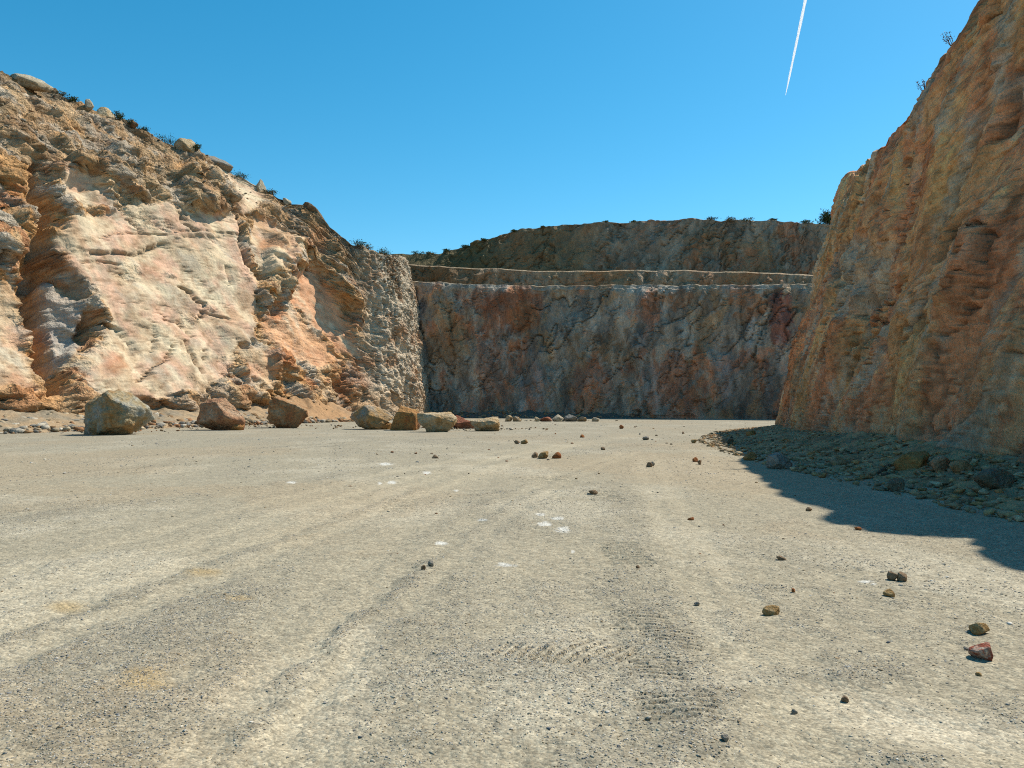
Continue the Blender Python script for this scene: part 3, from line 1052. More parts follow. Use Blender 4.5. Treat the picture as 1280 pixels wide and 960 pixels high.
    c *= (1 + 0.25 * (cm - 0.5) + 0.4 * (csm - 0.5) + 0.2 * (cb - 0.5) + 0.4 * (ct - 0.5) + 0.25 * (cj - 0.5))[..., None]
    c *= (1 + 0.6 * fbm3(P1 * 1.7, 6, 385, 0.65))[..., None]
    c = mix(c, srgb(90, 72, 56), np.clip(0.6 * ck1 + 0.5 * ck2, 0, 0.8))
    c = mix(c, srgb(222, 206, 178), 0.35 * cracks3(P1, 1.5, 980, fol, 2.5, 0.06, 0.12))
    c = mix(c, srgb(170, 156, 134), 0.45 * smooth(1.8, 0.4, P[..., 2] + n1))
    c = c * np.array([1.12, 1.10, 1.06])
    me = mesh_from_arrays("right_cliff", P2.reshape(-1, 3), grid_faces(nu, P2.shape[1], flip=True), M_right, np.clip(c, 0.01, 0.9).reshape(-1, 3))
    tag(link("right_cliff", me), kind='structure')
    return P2, Q, N


# ================================================================== GROUND
def track_coords(x, y):
    """across / along coordinates of the wheel tracks, which sweep from the near left round into the pit"""
    q = x + 0.004 * (y - 22) ** 2 * np.exp(-((y - 10) / 60) ** 2) + 0.18 * np.clip(y, 0, 40)
    return q, y


# tyre prints: picture centre, half width and half length (m), pitch (m), depth (m), turn of the bars
TREADS = [(826, 838, 0.17, 0.28, 0.065, 0.016, 0.0), (838, 800, 0.20, 0.26, 0.07, 0.014, -0.05), (800, 775, 0.22, 0.3, 0.08, 0.014, -0.1), (850, 888, 0.24, 0.2, 0.065, 0.014, 0.1),
          (655, 820, 0.16, 0.22, 0.085, 0.020, 1.2), (700, 825, 0.16, 0.22, 0.085, 0.020, 1.1), (752, 815, 0.18, 0.25, 0.085, 0.018, 1.0),
          (755, 620, 0.35, 0.8, 0.22, 0.03, 0.0), (780, 690, 0.25, 0.7, 0.14, 0.02, 0.0), (500, 630, 0.3, 0.9, 0.2, 0.02, 0.1), (690, 598, 0.5, 0.9, 0.25, 0.025, 0.1)]
BLOBS = [(300, 905, 50, 26, 0.6), (140, 885, 90, 22, 0.45), (60, 920, 70, 20, 0.5), (500, 785, 45, 26, 0.6), (690, 835, 90, 24, 0.5), (840, 805, 40, 20, 0.5), (330, 940, 40, 16, 0.6), (900, 870, 60, 16, 0.5), (1060, 845, 120, 14, 0.4), (560, 925, 70, 14, 0.4),
         (870, 935, 60, 14, 0.5), (1130, 950, 90, 10, 0.5), (250, 800, 90, 12, 0.4), (440, 745, 60, 10, 0.3), (760, 606, 40, 8, 0.4), (540, 628, 80, 8, 0.35), (200, 690, 120, 10, 0.3)]
WHITE = [(680, 655, 9, 3), (704, 662, 10, 4), (676, 643, 7, 2), (697, 648, 8, 2), (631, 706, 12, 2.5), (551, 679, 8, 2.5), (482, 580, 9, 2), (533, 591, 6, 2), (490, 603, 6, 2), (475, 604, 3, 1.6), (1083, 727, 8, 2), (1092, 730, 4, 1.5), (570, 613, 3, 1.5), (716, 690, 2.5, 2), (365, 603, 6, 1.6), (604, 650, 7, 1.5)]


LANES = []
for pts, w_, a_ in (([(150, 572), (330, 560), (470, 551), (640, 547)], 0.22, 0.6), ([(300, 566), (440, 556), (560, 549), (700, 545)], 0.2, 0.6), ([(-40, 600), (130, 588), (300, 576)], 0.2, 0.6), ([(450, 600), (640, 575), (800, 556)], 0.25, 0.5), ([(-20, 655), (250, 620), (480, 585), (640, 565)], 0.3, 0.35),
                    ([(-60, 815), (120, 745), (260, 695), (400, 648), (520, 606), (620, 574), (700, 556)], 0.13, -0.8), ([(-60, 852), (130, 775), (290, 712), (430, 658), (545, 612), (640, 578), (715, 557)], 0.13, -0.8),
                    ([(-60, 833), (125, 760), (275, 703), (415, 653)], 0.10, 0.5), ([(0, 720), (180, 668), (340, 626), (500, 588), (640, 562)], 0.15, -0.7), ([(0, 748), (200, 688), (370, 636), (520, 596), (660, 564)], 0.15, -0.7),
                    ([(210, 1000), (330, 860), (430, 770), (520, 700), (600, 645), (690, 596), (780, 566)], 0.11, -0.7), ([(290, 1000), (395, 868), (480, 778), (560, 705), (632, 648), (715, 598), (796, 566)], 0.11, -0.7),
                    ([(250, 1000), (360, 864), (455, 774), (540, 702)], 0.09, 0.5),
                    ([(980, 900), (900, 790), (850, 700), (815, 620), (800, 570)], 0.13, -0.5), ([(1060, 880), (960, 785), (893, 697), (845, 618), (818, 569)], 0.13, -0.5),
                    ([(300, 1100), (395, 770), (440, 690), (520, 640), (610, 590), (700, 560), (800, 542)], 0.35, -0.55),
                    ([(-100, 800), (200, 705), (420, 622), (560, 580), (720, 552)], 0.5, -0.4),
                    ([(-60, 900), (190, 800), (360, 720), (480, 650), (620, 600)], 0.35, 0.35),
                    ([(40, 1100), (240, 880), (380, 800), (470, 740)], 0.4, 0.4),
                    ([(520, 1050), (540, 860), (520, 770), (560, 690), (640, 620), (760, 580)], 0.4, 0.4),
                    ([(600, 830), (660, 815), (720, 822), (800, 850), (880, 920)], 0.28, 0.5),
                    ([(800, 1000), (830, 830), (800, 720), (775, 620)], 0.25, 0.4),
                    ([(880, 930), (980, 870), (1120, 850), (1280, 890)], 0.3, 0.35),
                    ([(940, 1000), (1000, 900), (1060, 870), (1150, 905), (1300, 960)], 0.30, -0.7),
                    ([(700, 1000), (690, 880), (640, 760), (650, 680)], 0.45, -0.35)):
    LANES.append((np.array([ground_pt(a, b)[:2] for a, b in pts]), w_, a_))


def ground_fields(x, y):
    b, p, f, g = ground_fields0(x, y)
    lane = np.zeros(np.shape(x))
    for pts, w_, a_ in LANES:
        dd = line_d(np.asarray(x) + 0.18 * f + 0.12 * p, np.asarray(y) + 0.25 * p, pts)
        lane = lane + 0.85 * a_ * smooth(w_ * 1.6 * (1 + np.asarray(y) * 0.02), w_ * 0.3, dd)
    qx, qy = project(np.stack([np.asarray(x, float), np.maximum(y, 0.8), np.zeros(np.shape(x))], -1))
    for bx, by, rx, ry, a_ in BLOBS:
        lane = lane + a_ * smooth(1.2, 0.3, np.hypot((qx - bx) / rx, (qy - by) / ry) + 0.5 * f)
    g = np.clip(g - 0.12 + lane * (0.8 + 0.8 * f), 0, 1)
    ground_fields.lane = lane
    return b + 0.3 * lane, p, f, g


def ground_fields0(x, y):
    q, l = track_coords(x, y)
    r = np.hypot(x, y)
    bands = fbm(q * 0.7, l * 0.13, 4, 401)
    patch = fbm(x * 0.35, y * 0.28, 5, 403)
    fine = fbm(x * 2.2, y * 1.8, 4, 405)
    grav = np.clip(0.5 + 0.45 * bands + 0.8 * patch + 0.6 * fine, 0, 1)
    return bands, patch, fine, grav


def ground_z(x, y):
    bands, patch, fine, grav = ground_fields(x, y)
    near = np.exp(-np.hypot(x, y) / 30)
    z = 0.05 * patch * near + 0.030 * bands * near + 0.030 * fine * near
    z = z + 0.012 * fbm(x * 7, y * 7, 4, 411) * near + 0.022 * np.clip(ground_fields.lane, -1, 1) * near
    return z


def build_ground():
    na, nr = 1150, 900
    # dense inside the field of view, coarse all round
    half = math.radians(40)
    a1 = np.linspace(-half, half, 950)
    a2 = np.linspace(half, 2 * math.pi - half, na - 950 + 2)[1:-1]
    ang = np.concatenate([a1, a2])
    r = np.concatenate([[0.02, 0.8, 1.6], np.geomspace(2.4, 11, 460), np.geomspace(11, 40, 300)[1:], np.geomspace(40, 140, nr - 780)[1:], [250, 600, 2500]])
    nr = len(r)
    na = len(ang)
    A, R = np.meshgrid(ang, r, indexing='ij')
    X = R * np.sin(A)
    Y = R * np.cos(A)
    Z = ground_z(X, Y)
    bands, patch, fine, grav = ground_fields(X, Y)
    lane = np.clip(ground_fields.lane, -1, 1)
    P = np.stack([X, Y, Z], -1)
    px, py = project(P)
    front = (Y > 0.5)
    # tyre bars pressed in the dust
    tread = np.zeros(X.shape)
    for x0, y0, hw, hl, pitch, dep, turn in TREADS:
        g = ground_pt(x0, y0)
        cu, su = math.cos(turn), math.sin(turn)
        u = (X - g[0]) * cu + (Y - g[1]) * su
        v = -(X - g[0]) * su + (Y - g[1]) * cu
        m = smooth(1.0, 0.7, np.abs(u) / hw + 0.25 * fine) * smooth(1.0, 0.75, np.abs(v) / hl + 0.3 * fine)
        P[..., 2] += m * dep * 1.7 * (np.clip(np.sin(v * 2 * np.pi / pitch + 0.5 * fine) * 1.6, -1, 1) * 0.5 - 0.3)
        tread = np.maximum(tread, m)
    base, pale, grey, sand, yellow = srgb(172, 162, 138), srgb(198, 188, 164), srgb(158, 151, 133), srgb(176, 159, 130), srgb(184, 156, 104)
    n5 = fbm(X * 0.12 + 3, Y * 0.09, 4, 421)
    c = np.broadcast_to(base, X.shape + (3,)).copy()
    c = mix(c, grey, 0.28 * smooth(-0.15, 0.35, 0.7 * bands + 0.5 * fine + 0.3 * patch))
    c = c * (1 - 0.08 * smooth(0.55, 1.0, grav))[..., None]
    c = mix(c, pale, 0.55 * smooth(0.0, 0.35, patch + 0.3 * fine - 0.3 * bands))
    c = mix(c, sand, 0.6 * smooth(0.0, 0.3, n5 + 0.2 * fine))
    c = mix(c, grey, 0.35 * smooth(18, 45, R))
    c = mix(c, srgb(202, 188, 158), 0.38 * np.clip(-lane, 0, 1))
    c = mix(c, srgb(146, 138, 120), 0.26 * np.clip(lane, 0, 1))
    for (x, y, rx, ry) in ((80, 757, 30, 8), (180, 842, 34, 9), (255, 715, 30, 7), (300, 748, 22, 5), (180, 855, 40, 10)):
        g = ground_pt(x, y)
        m = smooth(1.2, 0.2, np.hypot((px - x + 10 * fine) / rx, (py - y + 6 * fine) / ry)) * front
        c = mix(c, yellow, 0.55 * m)
    # pale dusty sweep at lower right
    m = smooth(1.2, 0.2, np.hypot((px - 1160 + 60 * fine) / 180, (py - 905 - (px - 1160) * 0.18 + 22 * patch + 12 * fine) / 34)) * front
    c = mix(c, srgb(214, 202, 176), 0.65 * m)
    # white lime smears
    for (x, y, rx, ry) in WHITE:
        m = smooth(1.2, 0.5, np.hypot((px - x) / rx, (py - y) / ry) + 0.9 * fbm(X * 11, Y * 5, 4, 431)) * front
        c = mix(c, srgb(232, 230, 220), 0.7 * m)
    me = mesh_from_arrays("ground", P.reshape(-1, 3), grid_faces(na, nr, wrap=True, flip=True), M_ground, np.clip(c, 0.01, 0.9).reshape(-1, 3), smooth_shade=True)
    tag(link("ground", me), kind='structure')


# ================================================================== LOOSE STONES
def ico(sub):
    bm = bmesh.new()
    bmesh.ops.create_icosphere(bm, subdivisions=sub, radius=1.0)
    V = np.array([v.co[:] for v in bm.verts])
    Fc = np.array([[v.index for v in f.verts] for f in bm.faces])
    bm.free()
    return V, Fc


ICO = {k: ico(k) for k in (1, 2, 3, 4, 5)}


def rock_shape(seed, sub=3, nplanes=16, planes=None, rough=0.04, flat=1.0, sharp=1.0):
    """broken stone: a ball cut by random planes, roughened"""
    rng = np.random.default_rng(seed)
    D, Fc = ICO[sub]
    D = D / np.linalg.norm(D, axis=1)[:, None]
    n = rng.normal(size=(nplanes, 3))
    n /= np.linalg.norm(n, axis=1)[:, None]
    h = rng.uniform(0.58, 0.92, nplanes)
    if planes is not None:
        pn = np.array([p[:3] for p in planes], float)
        pn /= np.linalg.norm(pn, axis=1)[:, None]
        n = np.concatenate([n, pn])
        h = np.concatenate([h, [p[3] for p in planes]])
    dot = D @ n.T
    r = np.where(dot > 0.05, h / np.maximum(dot, 0.05), 9).min(1)
    r = np.minimum(r, 1.25)
    V = D * r[:, None]
    if rough > 0:
        q = fbm3(V * 2.4 + seed, 5, seed + 3, 0.6)
        chips, _ = facets3(V + seed * 0.37, 0.45, seed, (0.3, 0.2, 1), 1.3, 1.0)
        ch2, _ = facets3(V + seed * 0.77, 0.16, seed + 1, (0.3, 0.2, 1), 1.3, 1.0)
        V = V * (1 + rough * (q * 1.6 + chips * 1.6 + ch2 * 0.7))[:, None]
    V[:, 2] *= flat
    return V, Fc


def hull_rock(seed, npts=12, squash=(1.0, 0.8, 0.65)):
    """angular broken stone: the hull of a few random points"""
    rng = np.random.default_rng(seed)
    p = rng.normal(size=(npts, 3))
    p /= np.linalg.norm(p, axis=1)[:, None]
    p *= rng.uniform(0.75, 1.15, (npts, 1)) * np.array(squash)
    bm = bmesh.new()
    for q in p:
        bm.verts.new(q)
    g = bmesh.ops.convex_hull(bm, input=bm.verts)
    bmesh.ops.delete(bm, geom=list({e for e in g['geom_interior'] if isinstance(e, bmesh.types.BMVert)}), context='VERTS')
    bmesh.ops.triangulate(bm, faces=bm.faces)
    bm.verts.index_update()
    V = np.array([v.co[:] for v in bm.verts])
    Fc = np.array([[v.index for v in f.verts] for f in bm.faces])
    bm.free()
    return V, Fc


def scatter(name, pts, sizes, colors, mat, variants, rng, sink=0.3, flat=0.7):
    """many small stones in ONE mesh (countless gravel)"""
    Vs, Fs, Cs = [], [], []
    off = 0
    vid = rng.integers(0, len(variants), len(pts))
    for k, (V, Fc) in enumerate(variants):
        idx = np.nonzero(vid == k)[0]
        if not len(idx):
            continue
        m = len(idx)
        a = rng.uniform(0, 2 * np.pi, m)
        ca, sa = np.cos(a), np.sin(a)
        sc = sizes[idx][:, None] * rng.uniform(0.75, 1.3, (m, 3)) * np.array([1, 1, flat])
        L = V[None] * sc[:, None, :]
        X = L[..., 0] * ca[:, None] - L[..., 1] * sa[:, None]
        Y = L[..., 0] * sa[:, None] + L[..., 1] * ca[:, None]
        Z = L[..., 2] + sc[:, 2:3] * (1 - 2 * sink) * 0.8
        out = np.stack([X, Y, Z], -1) + pts[idx][:, None, :]
        Vs.append(out.reshape(-1, 3))
        Fs.append((Fc[None] + (np.arange(m) * len(V))[:, None, None] + off).reshape(-1, 3))
        Cs.append(np.repeat(colors[idx], len(V), axis=0))
        off += m * len(V)
    me = mesh_from_arrays(name, np.concatenate(Vs), np.concatenate(Fs), mat, np.concatenate(Cs))
    return link(name, me)


OCTA = (np.array([[1, 0, 0], [-1, 0, 0], [0, 1, 0], [0, -1, 0], [0, 0, 1], [0, 0, -1.0]]),
        np.array([[0, 2, 4], [2, 1, 4], [1, 3, 4], [3, 0, 4], [2, 0, 5], [1, 2, 5], [3, 1, 5], [0, 3, 5]]))


def build_gravel():
    rng = np.random.default_rng(5)
    small = []
    for k in range(8):
        small.append(hull_rock(700 + k, 8, (1.0, 0.85, 0.8)))
    pal = np.array([srgb(*c) for c in ((196, 188, 168), (210, 202, 182), (168, 164, 154), (150, 149, 146), (222, 218, 208), (184, 166, 134), (168, 148, 118), (136, 137, 138), (196, 188, 168), (176, 172, 160))])
    P, Z, C = [], [], []
    half = math.radians(37)
    for (r0, r1, n, s0, s1, pw) in ((2.6, 7.5, 85000, 0.003, 0.009, 1.8), (3.0, 9.0, 3600, 0.009, 0.018, 2.4), (7, 15, 42000, 0.005, 0.012, 1.8), (6, 30, 2400, 0.012, 0.030, 2.6), (14, 40, 16000, 0.012, 0.026, 1.8), (20, 80, 2600, 0.03, 0.07, 2.2)):
        r = np.sqrt(rng.uniform(r0 ** 2, r1 ** 2, n * 2))
        a = rng.uniform(-half, half, n * 2)
        x, y = r * np.sin(a), r * np.cos(a)
        b, p, f, g = ground_fields(x, y)
        keep = rng.uniform(0, 1, n * 2) < np.clip((g - 0.12) * 1.05, 0.05, 1)
        x, y = x[keep][:n], y[keep][:n]
        z = ground_z(x, y)
        s = s0 + (s1 - s0) * rng.uniform(0, 1, len(x)) ** pw
        P.append(np.stack([x, y, z], 1))
        Z.append(s)
        c = pal[rng.integers(0, len(pal), len(x))] * rng.uniform(0.75, 1.15, (len(x), 1))
        C.append(c)
    o = scatter("gravel", np.concatenate(P), np.concatenate(Z), np.clip(np.concatenate(C), 0, 0.85), M_pebble, small, rng, sink=0.42, flat=0.52)
    tag(o, 'loose grey and beige gravel scattered over the quarry floor', 'gravel', kind='stuff')


def build_rubble(PL):
    """countless broken stone along the feet of the cliffs"""
    rng = np.random.default_rng(11)
    var = [hull_rock(600 + k, 13) for k in range(14)]
    warm = np.array([srgb(*c) for c in ((170, 150, 120), (190, 172, 142), (160, 128, 92), (150, 144, 132), (176, 130, 92), (200, 190, 170))])
    dull = np.array([srgb(*c) for c in ((190, 164, 128), (198, 168, 122), (172, 152, 124), (200, 150, 100), (164, 142, 112), (212, 188, 150))])
    # left foot
    Q, N, s = spline([(-43, 18), (-37, 33), (-30, 47), (-22.6, 62), (-15.2, 76.5), (-10.3, 86)], np.linspace(0, 1, 400))
    n = 13000
    i = rng.integers(60, 400, n)
    e = rng.uniform(0, 1, n) ** 1.5
    near = np.interp(Q[i, 1], [30, 50, 62, 86], [4.5, 4.5, 3.0, 1.6])
    off = 0.2 + e * near
    z = np.clip(np.interp(off / near, [0, 0.5, 1.05], [1.0, 0.30, 0.0]), 0, None) * np.interp(Q[i, 1], [30, 62, 86], [1.1, 0.8, 0.45]) - 0.03
    P = np.stack([Q[i, 0] + N[i, 0] * off, Q[i, 1] + N[i, 1] * off, z], 1)
    sz = 0.035 + 0.34 * rng.uniform(0, 1, n) ** 7
    o = scatter("rubble", P, sz, warm[rng.integers(0, 6, n)] * rng.uniform(0.8, 1.1, (n, 1)), M_rubble, var, rng, sink=0.25, flat=0.9)
    tag(o, 'small broken stones heaped along the foot of the sunlit left cliff', 'rubble', kind='stuff')
    # chips lying round the boulders
    spots = [ground_pt(a, b) for a, b in ((134, 541), (271, 536), (357, 533), (460, 535), (505, 536), (546, 538), (580, 535), (606, 537), (690, 526), (715, 526))]
    n = 900
    q = rng.integers(0, len(spots), n)
    base_ = np.array(spots)[q]
    ang_ = rng.uniform(0, 2 * np.pi, n)
    rad_ = 0.8 + np.abs(rng.normal(0, 1.3, n))
    P = np.stack([base_[:, 0] + rad_ * np.cos(ang_) * 1.4, base_[:, 1] + 0.8 + rad_ * np.sin(ang_), np.zeros(n)], 1)
    sz = 0.02 + 0.13 * rng.uniform(0, 1, n) ** 4
    o = scatter("rubble", P, sz, warm[rng.integers(0, 6, n)] * rng.uniform(0.75, 1.05, (n, 1)), M_rubble, var, rng, sink=0.2, flat=0.85)
    tag(o, 'stone chips lying on the floor round the row of boulders', 'rubble', kind='stuff')
    # crumbling hillside above the left face
    u, v = project(PL)
    top = PL[..., 2].max(1)[:, None]
    m = (u > -60) & (u < 500) & (PL[..., 2] > 0.70 * top) & (PL[..., 2] < 0.985 * top)
    cand = PL[m]
    k = rng.choice(len(cand), 5000)
    P = cand[k] + rng.normal(0, 0.05, (5000, 3))
    sz = 0.035 + 0.22 * rng.uniform(0, 1, 5000) ** 5
    o = scatter("rubble", P, sz, warm[rng.integers(0, 6, 5000)] * rng.uniform(0.7, 1.0, (5000, 1)), M_rubble, var, rng, sink=0.35)
    tag(o, 'small stones lying on the crumbling brown slope at the top of the left cliff', 'rubble', kind='stuff')
    # right foot
    Q, N, s = spline([(9.0, -14), (9.2, 0), (9.7, 13), (11.2, 25), (13.4, 37), (15.6, 46.5), (17.3, 51.6), (20.3, 55.2)], np.linspace(0, 1, 600))
    N = -N
    n = 16000
    i = rng.integers(150, 600, n)
    wd = talus_width(Q[i, 1])
    e = rng.uniform(0, 1, n) ** 1.35
    off = e * wd * 1.45 - 0.2
    z = talus_height(off, wd, Q[i, 1])
    P = np.stack([Q[i, 0] + N[i, 0] * off, Q[i, 1] + N[i, 1] * off, z], 1)
    sz = 0.014 + 0.13 * rng.uniform(0, 1, n) ** 5
    o = scatter("rubble", P, sz, dull[rng.integers(0, 6, n)] * rng.uniform(0.8, 1.1, (n, 1)), M_rubble, var, rng, sink=0.3)
    tag(o, 'small broken stones strewn over the shaded scree under the right cliff', 'rubble', kind='stuff')
    # back foot
    Q, N, s = spline([(-10, 95.0), (0, 94), (10, 93), (22, 90), (34, 87)], np.linspace(0, 1, 400))
    n = 2200
    i = rng.integers(0, 400, n)
    off = -0.2 + 3.0 * rng.uniform(0, 1, n) ** 1.6
    P = np.stack([Q[i, 0] + N[i, 0] * off, Q[i, 1] + N[i, 1] * off, np.clip(0.7 - 0.3 * off, 0, 1)], 1)
    sz = 0.05 + 0.30 * rng.uniform(0, 1, n) ** 5
    o = scatter("rubble", P, sz, dull[rng.integers(0, 6, n)] * rng.uniform(0.8, 1.1, (n, 1)), M_rubble, var, rng, sink=0.25)
    tag(o, 'small broken stones at the dark foot of the back cliff', 'rubble', kind='stuff')


def talus_width(y):
    return np.interp(y, [-14, 8, 15, 24, 34, 44, 50, 55], [1.8, 1.9, 2.3, 3.1, 3.5, 2.8, 1.8, 1.0])


def talus_height(off, wd, y):
    top = np.interp(y, [-14, 8, 15, 24, 34, 44, 50, 55], [0.4, 0.4, 0.42, 0.62, 0.42, 0.3, 0.25, 0.2])
    t = np.clip(off / wd, 0, 1.3)
    return top * np.clip(1 - t, 0, 1) ** 1.35


def build_talus():
    """earth slopes banked against the cliffs"""
    # right
    nu, nv = 700, 120
    Q, N, s = spline([(9.0, -14), (9.2, 0), (9.7, 13), (11.2, 25), (13.4, 37), (15.6, 46.5), (17.3, 51.6), (20.3, 55.2)], np.linspace(0, 1, nu))
    N = -N
    t = np.linspace(-0.35, 1.22, nv)[None]
    wd = talus_width(Q[:, 1])[:, None]
    off = t * wd
    z = talus_height(off, wd, Q[:, 1:2])
    X = Q[:, 0:1] + N[:, 0:1] * off
    Y = Q[:, 1:2] + N[:, 1:2] * off
    edge = smooth(1.2, 0.9, t)
    bk, cb, _ = blocks(X, Y, 0.5, 501, amp=0.16, aspect=1.2, tilt=0.9, crack=0.2)
    z = z * (1 + 0.35 * fbm(X * 0.5, Y * 0.5, 4, 503)) + edge * (0.10 * fbm(X * 1.5, Y * 1.5, 4, 505) + 0.5 * bk * np.ones_like(t)) - 0.10 * smooth(0.95, 1.2, t) + 0.01
    P = np.stack([X, Y, z], -1)
    n1 = fbm(X * 0.6, Y * 0.6, 5, 507)
    c = np.broadcast_to(srgb(192, 158, 116), X.shape + (3,)).copy()
    c = mix(c, srgb(150, 120, 88), 0.7 * smooth(-0.1, 0.3, n1))
    c = mix(c, srgb(160, 144, 116), 0.7 * smooth(0.0, 0.3, fbm(X * 0.9 + 4, Y * 0.9, 4, 509)))
    c *= (1 + 0.3 * (cb - 0.5))[..., None]
    me = mesh_from_arrays("scree_slope", P.reshape(-1, 3), grid_faces(nu, nv), M_rubble, c.reshape(-1, 3))
    tag(link("scree_slope", me), kind='structure')
    # left
    Q, N, s = spline([(-43, 18), (-37, 33), (-30, 47), (-22.6, 62), (-15.2, 76.5), (-10.3, 86)], np.linspace(0, 1, nu))
    t = np.linspace(-0.4, 1.2, nv)[None]
    wd = np.interp(Q[:, 1], [30, 50, 62, 86], [4.5, 4.5, 3.0, 1.6])[:, None] * np.ones_like(t)
    off = t * wd
    X = Q[:, 0:1] + N[:, 0:1] * off
    Y = Q[:, 1:2] + N[:, 1:2] * off
    fan = 1 + 0.9 * np.exp(-((Y - 72) / 3.0) ** 2)      # an ochre cone of fines behind the boulders
    top = np.interp(Q[:, 1], [30, 62, 86], [1.3, 1.0, 0.6])[:, None]
    z = top * fan * np.clip(1 - np.clip(t, -0.4, 1.2), 0, 1.4) ** 1.3 * (1 + 0.5 * fbm(X * 0.4, Y * 0.4, 4, 513)) + 0.08 * fbm(X * 1.5, Y * 1.5, 4, 515) - 0.10 * smooth(0.95, 1.2, t) + 0.01
    n1 = fbm(X * 0.5, Y * 0.5, 5, 517)
    c = np.broadcast_to(srgb(182, 156, 122), X.shape + (3,)).copy()
    c = mix(c, srgb(150, 140, 120), 0.8 * smooth(-0.2, 0.25, n1))
    c = mix(c, srgb(192, 148, 104), 0.8 * np.exp(-((Y - 72) / 5.0) ** 2))
    P = np.stack([X, Y, z], -1)
    me = mesh_from_arrays("scree_slope", P.reshape(-1, 3), grid_faces(nu, nv, flip=True), M_rubble, c.reshape(-1, 3))
    tag(link("scree_slope", me), kind='structure')
    # back
    Q, N, s = spline([(-12, 95.2), (0, 94), (10, 93), (22, 90), (34, 87)], np.linspace(0, 1, nu))
    t = np.linspace(-0.4, 1.2, 60)[None]
    off = t * 3.0
    X = Q[:, 0:1] + N[:, 0:1] * off
    Y = Q[:, 1:2] + N[:, 1:2] * off
    z = 0.8 * np.clip(1 - t, 0, 1.4) ** 1.3 * (1 + 0.7 * fbm(X * 0.3, Y * 0.3, 4, 523)) + 0.1 * fbm(X * 1.2, Y * 1.2, 4, 525) - 0.10 * smooth(0.95, 1.2, t) + 0.01
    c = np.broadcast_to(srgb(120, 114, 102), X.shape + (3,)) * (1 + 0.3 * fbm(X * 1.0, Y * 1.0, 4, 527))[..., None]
    P = np.stack([X, Y, z], -1)
    me = mesh_from_arrays("scree_slope", P.reshape(-1, 3), grid_faces(nu, 60, flip=True), M_rubble, c.reshape(-1, 3))
    tag(link("scree_slope", me), kind='structure')


# ------------------------------------------------------------------ boulders
B_grey_ochre = boulder_mat("grey_ochre_stone", (186, 184, 170), (176, 158, 122), (182, 132, 76), 0.9)
B_pink_rust = boulder_mat("pink_rust_stone", (214, 184, 152), (196, 154, 118), (176, 124, 92), 1.1)
B_tan_rust = boulder_mat("tan_rust_stone", (196, 170, 134), (186, 142, 98), (170, 112, 74), 1.0)
B_tan_grey = boulder_mat("tan_grey_stone", (176, 166, 148), (180, 150, 110), (190, 146, 90), 1.0)
B_ochre = boulder_mat("ochre_stone", (190, 150, 98), (184, 136, 82), (170, 112, 72), 1.2)
B_cream = boulder_mat("cream_stone", (218, 200, 168), (206, 178, 136), (186, 148, 98), 1.2)
B_red = boulder_mat("dark_red_stone", (150, 92, 70), (166, 108, 80), (186, 140, 106), 1.4)
B_grey = boulder_mat("grey_stone", (176, 172, 162), (156, 150, 138), (170, 146, 116), 1.4)
B_pale = boulder_mat("pale_stone", (216, 204, 180), (196, 180, 150), (170, 150, 118), 1.4)
B_brown = boulder_mat("brown_stone", (150, 120, 86), (132, 104, 76), (166, 140, 108), 1.4)
B_dull = boulder_mat("dull_stone", (130, 124, 112), (146, 130, 104), (112, 106, 98), 1.6)
B_redwhite = boulder_mat("red_white_stone", (222, 208, 186), (170, 96, 74), (140, 66, 52), 9.0, 0.01)
B_smalltan = boulder_mat("small_tan_stone", (196, 172, 130), (176, 142, 92), (150, 112, 70), 8.0, 0.01)
B_smallbrown = boulder_mat("small_brown_stone", (166, 142, 114), (146, 122, 96), (178, 154, 122), 8.0, 0.01)
B_smallgrey = boulder_mat("small_grey_stone", (172, 166, 152), (154, 148, 136), (138, 134, 126), 8.0, 0.01)
B_smallorange = boulder_mat("small_orange_stone", (184, 130, 78), (170, 106, 64), (150, 92, 60), 8.0, 0.01)


def fit_rock(name, px0, px1, ytop, ybase, mat, seed, planes=None, depth_ratio=0.8, sub=5, nplanes=11, rough=0.06, base_z=0.0, Y=None, sink=0.04, yaw=0.0, tilt=0.0):
    """a stone whose width and height are those seen, standing at its own distance"""
    if Y is None:
        g = ground_pt(0.5 * (px0 + px1), ybase, base_z)
        Y = g[1]
    else:
        g = depth_pt(0.5 * (px0 + px1), ybase, Y)
    w = (px1 - px0) / F * Y
    h = (ybase - ytop) / F * Y
    V, Fc = rock_shape(seed, sub, nplanes, planes, rough)
    ca, sa = math.cos(yaw), math.sin(yaw)
    V = V @ np.array([[ca, sa, 0], [-sa, ca, 0], [0, 0, 1]])
    ct, st = math.cos(tilt), math.sin(tilt)
    V = V @ np.array([[ct, 0, -st], [0, 1, 0], [st, 0, ct]])
    lo, hi = V.min(0), V.max(0)
    # flat resting side
    cut = lo[2] + 0.10 * (hi[2] - lo[2])
    V[:, 2] = np.maximum(V[:, 2], cut)
    lo = V.min(0)
    V = (V - np.array([(lo[0] + hi[0]) / 2, (lo[1] + hi[1]) / 2, lo[2]])) / (hi - lo)
    V *= np.array([w, w * depth_ratio, h * (1 + sink)])
    me = mesh_from_arrays(name, V, Fc, mat)
    o = link(name, me, loc=(g[0], Y + w * depth_ratio * 0.35, g[2] - h * sink))
    return o


